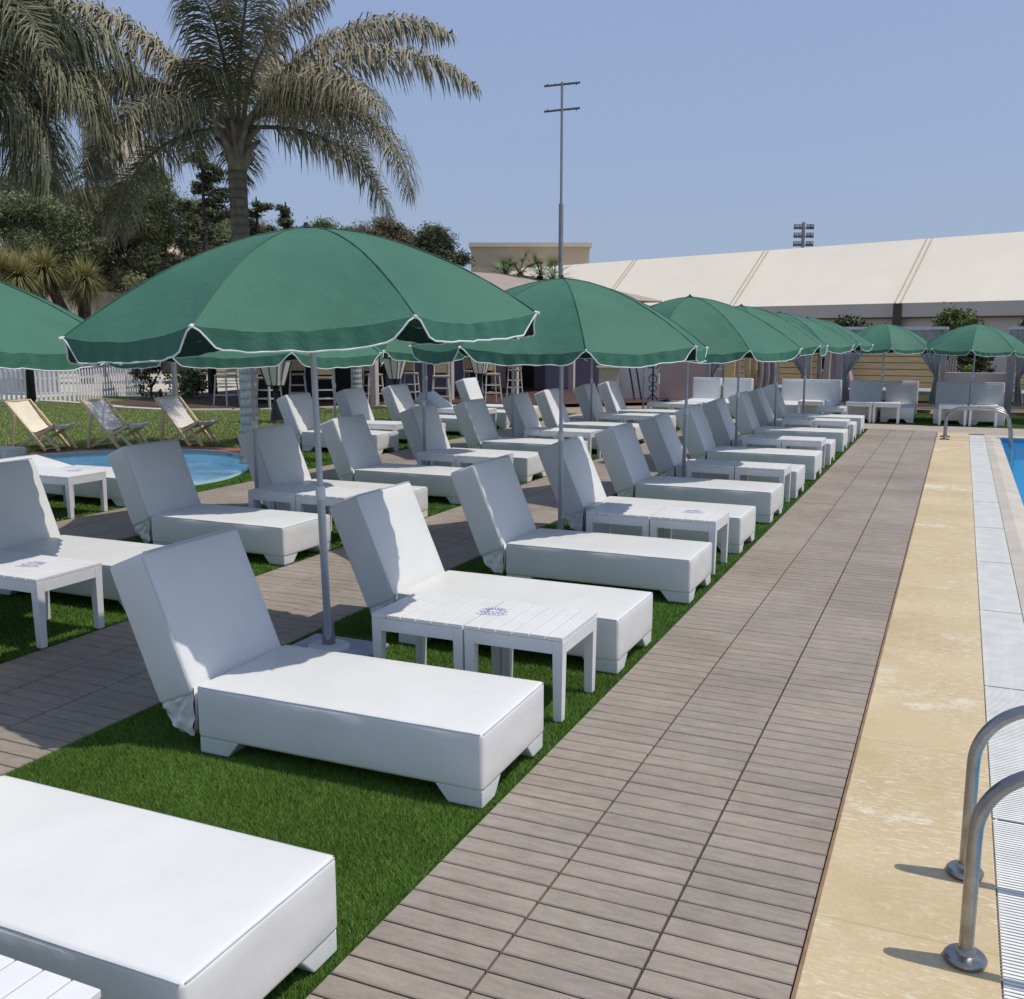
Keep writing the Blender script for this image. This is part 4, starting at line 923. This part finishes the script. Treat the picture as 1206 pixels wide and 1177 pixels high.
DRP = 1.3
def palm(loc, h, label, seed, mat, nf=26, L=3.2, tr=.135, trmat='trunkgrey', leafL=.5, phase=0, drop=1.0, custom=None, up_trunk=None):
    t = thing('queen_palm', label, 'palm', loc, 0, 'queen palms'); rr = random.Random(seed)
    mb = MB(); zs = [0, .25, h*.3, h*.6, h*.85, h]; mb.tube([(0.02*math.sin(z), 0, z) for z in zs], [tr*1.35, tr*1.05, tr, tr*.98, tr*1.0, tr*1.02], 16, cap=False)
    mb.build('trunk', M[trmat], t, smooth=True)
    mb = MB()   # crownshaft of old leaf bases
    for k in range(18):
        a = k*2.4; z0 = h-.28+.030*k; e = Vector((math.cos(a), math.sin(a), 0)); s = rr.uniform(.8, 1.2)
        b0 = Vector((0,0,z0))+e*tr*.85; b1 = b0+e*.07*s+Vector((0,0,.20)); b2 = b1+e*.16*s+Vector((0,0,.13)); mb.tube([b0, b1, b2], [.075, .055, .024], 7)
    mb.lathe([(tr*1.0,h-.32),(tr*1.3,h-.12),(tr*1.3,h+.2),(tr*.7,h+.45)], n=14); mb.build('leaf_bases', M['boot'], t, smooth=True)
    fr = []
    for k in range(nf):
        a = phase + k*2.399; f_ = k/nf
        e = R(82-90*f_**.9) + rr.uniform(-.08,.08); fr.append((a, e, L*rr.uniform(.9, 1.08)*(1 if f_ > .12 else .8)))
    fr = [(*q, 1) for q in fr]
    if custom: fr = [(*q, 1)[:4] for q in custom] + fr
    for a, e, l, dr in fr:
        hd = Vector((math.cos(a), math.sin(a), 0)); side = Vector((-math.sin(a), math.cos(a), 0))
        p = Vector((0,0,h+.30))+hd*.10; ang = e; pts = [p.copy()]; NS = 16; bend = dr*drop*(R(62)+R(24)*math.cos(e))
        for i in range(NS):
            ang2 = ang - bend*((i+1)/NS)**1.5; p = p + (hd*math.cos(ang2)+Vector((0,0,1))*math.sin(ang2))*(l/NS); pts.append(p.copy())
        mb = MB(); mb.tube(pts, [.034*(1-i/NS)+.004 for i in range(NS+1)], 5, cap=False); fo = mb.build('frond', M['rachis'], t, smooth=True)
        mb = MB(); nl = int(66*l); dead = rr.uniform(.0, .35)
        for k in range(nl):
            s = .14+.86*(k+rr.random())/nl; i = min(NS-1, int(s*NS)); fp = pts[i].lerp(pts[i+1], s*NS-i); tg = (pts[i+1]-pts[i]).normalized(); nrm = side.cross(tg).normalized()
            for sg in (-1, 1):
                spr = rr.uniform(-.75, .75); ll = leafL*(.45+1.0*math.sin(min(1, s*1.05)*PI)**.55*.75)*rr.uniform(.75, 1.15)
                d0 = (side*sg*rr.uniform(.65, 1)+nrm*(-1 if False else 1)*spr*.55+tg*rr.uniform(.05, .95)).normalized()
                p0 = fp; p1 = p0+d0*ll*.38; p2 = p1+(d0*.80+Vector((0,0,-.42*DRP))).normalized()*ll*.34; p3 = p2+(d0*.50+Vector((0,0,-.85*DRP))).normalized()*ll*.40
                wv = tg*.0115 if abs(tg.z) < .9 else side*.0115
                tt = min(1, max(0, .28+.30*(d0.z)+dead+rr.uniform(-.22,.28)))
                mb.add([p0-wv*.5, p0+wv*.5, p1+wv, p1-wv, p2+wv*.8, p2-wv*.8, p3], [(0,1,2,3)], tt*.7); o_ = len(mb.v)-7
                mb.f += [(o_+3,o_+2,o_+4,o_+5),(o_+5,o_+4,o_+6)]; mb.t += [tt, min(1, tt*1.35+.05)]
        mb.build('leaflets', mat, fo)
    return t
AR = math.atan2(math.sin(YAW), math.cos(YAW))          # picture-right as a compass angle
pp = place(293, 15.6)
fr = [(AR+R(-4), R(44), 3.9, 1.05), (AR+R(-20), R(24), 3.5, 1.28), (AR+R(14), R(58), 3.8, 1), (AR+R(178), R(40), 3.6, 1.1), (AR+R(165), R(22), 3.3, 1.2), (AR+R(192), R(58), 3.7, 1), (AR+R(-95), R(56), 1.6, 1.15), (AR+R(-60), R(80), 2.9, 1), (AR+R(120), R(34), 3.3, 1), (AR+R(60), R(34), 3.3, 1), (AR+R(90), R(60), 3.2, 1)]
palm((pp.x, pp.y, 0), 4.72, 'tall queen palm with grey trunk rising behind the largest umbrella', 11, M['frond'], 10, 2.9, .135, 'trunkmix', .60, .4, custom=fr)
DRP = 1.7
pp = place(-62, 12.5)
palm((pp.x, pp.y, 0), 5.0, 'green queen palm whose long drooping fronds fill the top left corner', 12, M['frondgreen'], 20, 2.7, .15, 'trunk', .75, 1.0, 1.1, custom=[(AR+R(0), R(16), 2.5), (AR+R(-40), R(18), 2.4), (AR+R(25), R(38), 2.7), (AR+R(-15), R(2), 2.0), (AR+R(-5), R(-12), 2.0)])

# ------------------------------------------------------------------ walls, hill, far buildings
def slab(name, p0, p1, z0, z1, th, mat, label=None, cat=None, away=True, **k):
    """upright wall between two ground points"""
    p0, p1 = Vector((p0[0], p0[1])), Vector((p1[0], p1[1])); d = (p1-p0).normalized(); q = Vector((-d.y, d.x))*th
    mb = MB(); vs = [(p0.x,p0.y,z0),(p1.x,p1.y,z0),(p1.x+q.x,p1.y+q.y,z0),(p0.x+q.x,p0.y+q.y,z0)]; vs += [(x,y,z1) for x,y,z in vs]
    mb.add(vs, [(0,3,2,1),(4,5,6,7),(0,1,5,4),(1,2,6,5),(2,3,7,6),(3,0,4,7)]); o = mb.build(name, mat, **k)
    if label: tag(o, label, cat)
    return o
slab('boundary_wall', place(-60, 46), place(330, 58), -.1, hgt(338, 46), .4, M['wall'], 'stained plaster boundary wall behind the yuccas', 'wall')
mb = MB()
def hillf(u, v):
    px = -260+1150*u; d = 75+70*v; base = place(px, d)
    top = 14*math.exp(-((u-.28)/.22)**2)+3.5
    z = top*math.sin(min(1, v*1.3)*PI/2) + 1.4*nz(base.x*.08, base.y*.08, 1)*v+ .5*nz(base.x*.4, base.y*.4, 2)*v
    return (base.x, base.y, z-.3)
mb.grid(hillf, 60, 20); struct('hillside', mb, M['hill'], smooth=True)
def house(px0, px1, d, top, label, mat, wins, parapet=True):
    a, b = place(px0, d), place(px1, d); dd = (b-a); L = dd.length; ang = math.atan2(dd.y, dd.x); H = hgt(top, d)
    t = thing('distant_building', label, 'building', (a.x, a.y, 0), ang)
    mb = MB(); mb.box((0,0,-.2), (L, 8, H)); mb.build('wall', mat, t)
    mb = MB(); mb.box((-.15,-.15,H+.003), (L+.15, 8.15, H+.28)); mb.build('parapet', M['house2'], t)
    for (u, z, w_, h_) in wins:
        mb = MB(); mb.box((u*L-w_/2, -.04, z), (u*L+w_/2, .05, z+h_)); mb.build('window', M['window'], t)
    return t
house(556, 692, 70, 291, 'flat roofed sand coloured building behind the fan palm', M['farhouse'], [(.2, 4, 1.4, 1.2), (.55, 4, 1.4, 1.2)])
house(118, 156, 62, 150, 'tall pale apartment tower behind the palm fronds', M['house2'], [(.3, 5+3*k, .8, 1.2) for k in range(4)]+[(.75, 5+3*k, .8, 1.2) for k in range(4)])
house(255, 300, 80, 262, 'low pale house on the slope behind the queen palm trunk', M['house2'], [(.5, 6, 1.2, 1)])

# ------------------------------------------------------------------ antenna and floodlight masts
d = 44; p = place(659, d)
t = thing('antenna_mast', 'tall thin antenna mast with two short cross bars behind the second umbrella', 'mast', (p.x, p.y, 0), YAW)
zt = hgt(97, d)
mb = MB(); mb.tube([(0,0,0),(0,0,hgt(240, d))], .10, 8); mb.tube([(0,0,hgt(240, d)),(0,0,zt)], .055, 8); mb.build('pole', M['mast'], t, smooth='auto')
for yy, tl in ((100, .03), (130, .06)):
    z = hgt(yy, d); mb = MB(); mb.tube([(-.75,0,z-.06),(.75,0,z+.09)], .045, 6)
    for s in (-.6,-.3,.3,.6): mb.tube([(s,-.06,z),(s,.06,z+.02)], .03, 5)
    mb.build('cross_bar', M['floodlight'], t)
d = 95; p = place(936, d)
t = thing('floodlight_mast', 'distant floodlight mast rising behind the marquee roof', 'floodlight mast', (p.x, p.y, 0), YAW)
mb = MB(); mb.tube([(0,0,0),(0,0,hgt(262, d))], .16, 8); mb.build('pole', M['mast'], t)
for r_ in range(3):
    mb = MB(); mb.box((-.9,-.05,hgt(269+10*r_, d)-.05),(.9,.05,hgt(269+10*r_, d)+.05)); mb.build('cross_bar', M['mast'], t)
    for c_ in (-.75, -.35, .4, .75):
        if c_ in (-.35, .4, -.75, .75):
            z = hgt(267+10*r_, d); mb = MB(); mb.box((c_-.17,-.25,z-.27),(c_+.17,-.1,z+.20)); h_ = mb.build('floodlight', M['floodlight'], t, bevel=.03)
            mb = MB(); mb.box((c_-.13,-.262,z-.05),(c_+.13,-.255,z+.15)); mb.build('lens', M['lens'], h_)

# ------------------------------------------------------------------ marquee
E = [(place(px, dd), dd) for px, dd in ((1390, 36.0), (1048, 44.3), (850, 50.8), (700, 58.0), (560, 66.5))]
away = Vector((.62, .785, 0)); away = Vector((away.x*math.cos(YAW)-away.y*math.sin(YAW), away.x*math.sin(YAW)+away.y*math.cos(YAW), 0)).normalized()
ZE, ZR, WR = 3.30, 6.32, 4.0
t = thing('marquee', 'long cream marquee with white pitched roof and grey side wall across the back', 'marquee', (E[1][0].x, E[1][0].y, 0)); o0 = Vector((E[1][0].x, E[1][0].y, 0))
L0, L1 = E[0][0]-o0, E[-1][0]-o0
mb = MB(); NS = 24
def roofp(u, v, dz=0):
    p = L0.lerp(L1, u)+away*WR*v; bays = u*4.0; s = abs(math.sin(bays*PI)); return Vector((p.x, p.y, ZE+(ZR-ZE)*v-.10*s*math.sin(v*PI)*.6+dz))
mb.grid(lambda u, v: roofp(u, v), 64, 8)
mb.grid(lambda u, v: (lambda p: Vector((p.x, p.y, ZR-(ZR-ZE)*v)))(L0.lerp(L1, u)+away*(WR+WR*v)), 20, 2)
mb.build('roof', M['tent'], t, smooth='auto')
dirE = (L1-L0).normalized()
for px, dd in ((1048, 44.3), (850, 50.8), (700, 58.0)):
    q = place(px, dd)-o0; s = (q-L0).dot(dirE)/(L1-L0).length
    for off in (-.13, .13):
        mb = MB(); du = off/(L1-L0).length; mb.grid(lambda u, v: roofp(s+du+(u-.5)*.09/(L1-L0).length, v, .035), 1, 10); mb.build('seam_band', M['tentband'], t)
    mb = MB(); b = L0.lerp(L1, s); mb.box((b.x-.17, b.y-.17, 0), (b.x+.17, b.y+.17, ZE-.02)); mb.build('frame_post', M['brown'], t)
mb = MB(); b0, b1 = L0+away*.25, L1+away*.25; mb.quad((b0.x,b0.y,0),(b1.x,b1.y,0),(b1.x,b1.y,ZE+.1),(b0.x,b0.y,ZE+.1)); mb.build('side_wall', M['valance'], t)
mb = MB(); b0, b1 = L0-away*.02, L1-away*.02; mb.quad((b0.x,b0.y,ZE-.62),(b1.x,b1.y,ZE-.62),(b1.x,b1.y,ZE+.0),(b0.x,b0.y,ZE+.0)); mb.build('eave_flap', M['valance'], t)
mb = MB(); mb.tube([(b0.x,b0.y,ZE-.63),(b1.x,b1.y,ZE-.63)], .035, 6); mb.build('eave_rail', M['brown'], t)

# ------------------------------------------------------------------ end wall, cabanas, curtains
o = slab('low_wall', (-7.4, 29.9), (9, 29.9), 0, hgt(438, 28.0), .2, M['lowwall'], 'low pinkish plaster wall behind the far loungers', 'wall')
mb = MB()
def cabana(xc, yb, wd, label, seed):
    t = thing('cabana', label, 'cabana', (xc, yb, 0), 0, 'curtained wooden cabanas'); H = 2.10; hw = wd/2; D = 2.1
    for sx in (-1, 1):
        for y in (0, D):
            mb = MB(); mb.box((sx*hw-.05, y-.05, 0), (sx*hw+.05, y+.05, H)); mb.build('post', M['greycloth'], t)
    mb = MB(); mb.box((-hw-.06,-.06,H+.002),(hw+.06,.06,H+.07)); mb.build('front_beam', M['whitewall'], t)
    mb = MB(); mb.box((-hw-.06,D-.06,H+.002),(hw+.06,D+.06,H+.07)); mb.build('rear_beam', M['whitewall'], t)
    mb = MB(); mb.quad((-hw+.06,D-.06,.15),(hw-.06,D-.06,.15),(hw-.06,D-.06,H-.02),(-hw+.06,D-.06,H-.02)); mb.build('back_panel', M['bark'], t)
    mb = MB(); z = .35; k = 0
    while z < 1.95:
        mb.box((-hw+.06, D-.14, z), (hw-.06, D-.10, z+.158)); z += .175
    mb.build('back_slats', M['slatplain'], t)
    mb = MB(); mb.box((-hw+.1,.35,.30),(hw-.1,D-.2,.42)); mb.build('daybed', M['slatplain'], t)
    mb = MB(); rounded_box(mb, (-hw+.12,.38,.42),(hw-.12,D-.25,.56), r=.03, step=.2); mb.build('mattress', M['greycloth'], t, smooth=True)
    for sx in (-1, 1):   # curtain swept from the centre top to the tie at the side
        mb = MB()
        def cur(u, v):
            topx = sx*(hw*(1-.92*u)); botx = sx*(hw-.10+.05*u*0+.06*math.sin(u*9)*.3) - sx*.10*u
            f = min(1, v/.62); e = f**.75; x = topx*(1-e)+botx*e
            if v > .62: x = botx + sx*(.02)*math.sin(u*20) - sx*.12*u*(v-.62)/.38
            return (x, -.02+.035*math.sin(u*26+seed)*(.4+.6*v), (H-.02)*(1-v)+.25*v)
        mb.grid(cur, 34, 20); mb.build('curtain', M['greycloth'], t, smooth=True)
    return t
cabana(-1.62, 27.3, 2.45, 'wooden slatted cabana with grey swept curtains, left of the small umbrella pole', 1)
cabana(2.45, 27.3, 2.6, 'wooden slatted cabana with grey curtains at the right edge', 2)
cabana(-5.0, 27.6, 2.7, 'wooden slatted cabana behind the end of the poolside row, pinkish slats', 3)
def hanging(p, z0, z1, wd, mat, label, seed, flare=1.6, cat='curtain', rz=YAW):
    mb = MB()
    def fn(u, v):
        s = 1+(flare-1)*v**1.5 if v < .9 else flare; x = (u-.5)*wd*s; return (x+.03*math.sin(v*7+seed), .05*math.sin(u*19+seed)*(1+.5*v), z1+(z0-z1)*v)
    mb.grid(fn, 30, 12); o = mb.build('curtain', mat, smooth=True); o.location = (p.x, p.y, 0); o.rotation_euler = (0,0,rz); tag(o, label, cat); return o
hanging(place(985, 27.5), .25, 2.1, .55, M['pinkcloth'], 'dusty pink gathered curtain hanging at the end of the poolside row', 2, 2.0)
hanging(place(975, 27.7), 1.35, 2.2, .42, M['creamcloth'], 'cream curtain tied up beside the dusty pink one', 4, .8)
hanging(place(1117, 27.8), .9, 2.1, .16, M['creamcloth'], 'thin cream curtain strip on the post between the two right cabanas', 5, 1.5)
hanging(place(840, 28.5), 1.15, 2.1, .45, M['creamcloth'], 'cream curtain strip above the far left lounger pair', 6, 1.1)
slab('wooden_screen', place(851, 29.5), place(863, 29.3), 0, 2.2, .05, M['slatplain'], 'narrow sunlit pine screen behind the far lounger pair', 'screen')
hanging(place(888, 27.6), .55, 2.1, .55, M['slatplain'], 'tan pleated curtain left of the slatted cabana', 7, 1.1)
hanging(place(903, 27.4), .55, 2.1, .5, M['pinkcloth'], 'brown pink pleated curtain next to the tan one', 9, 1.1)

# pink panel, white kiosk wall, ornate stand, hutch
slab('panel_wall', place(776, 30.5), place(836, 30.0), 0, 2.75, .15, M['pinkwall'], 'dusty pink panelled wall under the third umbrella', 'wall')
mb = MB()
a, b = place(779, 30.4), place(833, 29.9)
slab('kiosk_wall', place(726, 30.8), place(774, 30.5), 0, 2.8, .2, M['whitewall'], 'white kiosk wall left of the pink panelled wall', 'wall')
p = place(768, 29.6); t = thing('plant_stand', 'black ornate wrought iron stand before the white kiosk wall', 'stand', (p.x, p.y, 0), YAW)
mb = MB(); mb.tube([(0,0,0),(0,0,1.35)], .025, 8); mb.build('stem', M['black'], t)
mb = MB()
for s in (-1, 1):
    mb.tube([(0,0,1.02),(s*.12,0,1.0),(s*.16,0,1.1),(s*.17,0,1.22)], .018, 6); mb.tube([(0,0,.55),(s*.10,0,.60),(s*.12,0,.72),(0,0,.85)], .016, 6); mb.tube([(0,0,.25),(s*.12,0,.12),(s*.17,0,0)], .018, 6); mb.tube([(0,0,.3),(s*.1,0,.36),(s*.1,0,.46),(0,0,.52)], .016, 6)
mb.build('scrollwork', M['black'], t)
p = place(738, 29.3)
t = thing('leaning_frame', 'black metal bars leaning on the white kiosk wall', 'frame', (p.x, p.y, 0), YAW)
for s in (0, .2):
    mb = MB(); mb.tube([(s+.22,0,.1),(s-.12,.2,2.1)], .025, 6); mb.build('bar', M['black'], t)
p = place(716, 30.2); t = thing('drinks_cabinet', 'cream drinks cabinet with dark bottles on its shelf beside the kiosk', 'cabinet', (p.x, p.y, 0), YAW)
mb = MB(); mb.box((-.30,-.2,0),(.30,.25,.98)); mb.build('body', M['mustard'], t); mb = MB(); mb.box((-.36,-.26,.983),(.36,.28,1.04)); mb.build('shelf', M['mustard'], t)
for k in range(5):
    p2 = (-.2+.1*k, 0, 1.042); mb = MB(); mb.lathe([(.035,0),(.038,.18),(.014,.24),(.014,.32)], p2, 8); o = mb.build('bottle', M['bottle']); o.parent = t; 

# ------------------------------------------------------------------ bar pavilion
t = thing('bar_pavilion', 'open fronted bar pavilion with taupe roof, pale posts and dark interior', 'building', (0,0,0))
e0, e1 = Vector((-14.9, 21.5, 0)), Vector((-10.35, 37.0, 0)); r0, r1 = Vector((-19.0, 22.5, 0)), Vector((-14.6, 37.4, 0))
mb = MB(); zE, zRg = 3.22, 4.15
mb.quad((e0.x,e0.y,zE),(e1.x,e1.y,zE),(r1.x,r1.y,zRg),(r0.x,r0.y,zRg)); w0, w1 = r0*2-e0, r1*2-e1
mb.quad((r0.x,r0.y,zRg),(r1.x,r1.y,zRg),(w1.x,w1.y,zE),(w0.x,w0.y,zE)); mb.add([(e1.x,e1.y,zE),(w1.x,w1.y,zE),(r1.x,r1.y,zRg)], [(0,1,2)]); mb.add([(e0.x,e0.y,zE),(r0.x,r0.y,zRg),(w0.x,w0.y,zE)], [(0,1,2)])
mb.build('roof', M['awning'], t)
for k, (dz, r_) in enumerate(((-.03, .05), (-.22, .035))):
    mb = MB(); mb.tube([(e0.x,e0.y,zE+dz),(e1.x,e1.y,zE+dz)], r_, 6); mb.tube([(e1.x,e1.y,zE+dz),(w1.x,w1.y,zE+dz)], r_, 6); mb.build('fascia', M['awningtrim'], t)
ed = (e1-e0).normalized(); eq = Vector((-ed.y, ed.x, 0))
for s in (2.2, 5.2, 8.2, 11.2, 14.4):
    q = e0+ed*s+eq*.4; mb = MB(); mb.box((q.x-.09,q.y-.09,0),(q.x+.09,q.y+.09,zE+.02)); mb.build('post', M['house2'], t)
a, b = e0+eq*3.2, e1+eq*3.2
def wallq(s0, s1, mat, name, z1=3.2, off=3.2):
    a, b = e0+ed*s0+eq*off, e0+ed*s1+eq*off; mb = MB(); mb.quad((a.x,a.y,0),(b.x,b.y,0),(b.x,b.y,z1),(a.x,a.y,z1)); return mb.build(name, mat, t)
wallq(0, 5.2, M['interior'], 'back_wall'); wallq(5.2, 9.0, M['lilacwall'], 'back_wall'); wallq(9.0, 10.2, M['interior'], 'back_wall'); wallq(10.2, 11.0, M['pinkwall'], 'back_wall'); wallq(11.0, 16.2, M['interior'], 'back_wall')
a, b = e0+ed*11+eq*1.4, e0+ed*14.5+eq*1.4; o = slab('counter', a, b, .07, 1.15, .5, M['lilacwall']); o.parent = t; o = slab('counter_top', a-eq*.1, b-eq*.1, 1.153, 1.2, .7, M['black']); o.parent = t
mb = MB(); q = place(421, 25.0); mb.lathe([(.15,0),(.14,.5),(.135,1.5),(.15,3.1)], (q.x, q.y, 0), 12); o = mb.build('column', M['trunkgrey']); o = tag(o, 'whitewashed round column on the terrace edge between bar stools', 'column'); o.name = 'terrace_column'
mb = MB(); q = place(208, 27.0); mb.lathe([(.075,0),(.07,1.5),(.07,3.0)], (q.x, q.y, 0), 10); o = mb.build('grey_post', M['mast']); tag(o, 'slim grey post above the rightmost deckchair', 'post')

def bar_chair(loc, rz, label, cane=True):
    t = thing('bar_stool', label, 'bar stool', loc, rz, 'tall bar stools on the terrace')
    for sx in (-1, 1):
        for sy in (-1, 1):
            mb = MB(); mb.tube([(sx*.25, sy*.24, 0), (sx*.19, sy*.19, .78)], .022, 6); mb.build('leg', M['stool'], t)
    mb = MB(); mb.box((-.22,-.22,.78),(.22,.22,.83)); mb.build('seat', M['stoolback'] if cane else M['stool'], t, bevel=.01)
    mb = MB()
    for sx in (-1, 1): mb.tube([(sx*.20,.20,.83),(sx*.20,.25,1.25)], .018, 6)
    mb.tube([(-.22,.25,1.24),(.22,.25,1.24)], .02, 6); b = mb.build('backrest', M['stool'], t)
    mb = MB(); mb.box((-.18,.235,.90),(.18,.25,1.20)); mb.build('back_panel', M['stoolback'] if cane else M['stool'], b)
    for z, k in ((.28, .235), (.50, .22)):
        mb = MB(); mb.tube([(-k,-k,z),(k,-k,z),(k,k,z),(-k,k,z),(-k,-k+.001,z)], .014, 5); mb.build('footrest', M['stool'], t)
    return t
bs = [(268, 27.5), (318, 26.0), (352, 28.5), (384, 26.0), (440, 28.2), (483, 29.0), (520, 27.0), (557, 30.5), (578, 28.6), (606, 31.5)]
bl = ['leftmost, alone left of the thick grey trunk', 'second from the left, behind the nearest lantern', 'third from the left', 'fourth from the left, just right of the nearest pole', 'fifth from the left, by the whitewashed column', 'sixth from the left', 'seventh from the left, behind the reclined lounger', 'eighth from the left beside the third lantern', 'ninth from the left with tan cane back', 'rightmost, nearest the bar counter']
for i, ((px, d), lab) in enumerate(zip(bs, bl)):
    p = place(px, d); bar_chair((p.x, p.y, .062), YAW+R((-30, 150, 10, 190, 30, 170, 0, 160, 20, 180)[i]), 'tall off white bar stool, '+lab)
# lilac draped gazebo beyond the shrub
p = place(200, 40); t = thing('gazebo', 'white gazebo with lilac drapes beyond the shrub', 'gazebo', (p.x, p.y, 0), YAW)
for x in (-1.6, -.3, 1.1):
    mb = MB(); mb.box((x-.05,-.05,0),(x+.05,.05,2.6)); mb.build('post', M['white'], t)
mb = MB(); mb.grid(lambda u, v: (-1.5+2.5*u, .15+.05*math.sin(u*40), 2.5-1.6*v), 60, 3); mb.build('drape', M['lilac'], t, smooth=True)
mb = MB(); mb.box((-1.8,-.2,2.6),(1.3,2.5,2.72)); mb.build('roof', M['white'], t)
p = place(140, 36); hanging(p, .9, 2.0, 1.2, M['greycloth'], 'pale net cloth behind the picket fence', 12, 1.0)
p = place(70, 36); hanging(p, 1.0, 1.9, 3.2, M['clear'], 'dark blue cover behind the picket fence', 13, 1.0, 'cover')
p = place(10, 33); hanging(p, .1, 1.9, 3.5, M['greycloth'], 'grey net screen behind the left picket fence', 15, 1.0, 'screen')

# ladle of small things: paving-level lawn edge board by the deckchair
mb = MB(); mb.box((-17.5, 11.3, -.03), (-13.95, 11.75, .16)); o = mb.build('low_step', M['coping'], bevel=.02); tag(o, 'low cream stone step edging the terracotta at the left edge', 'step')
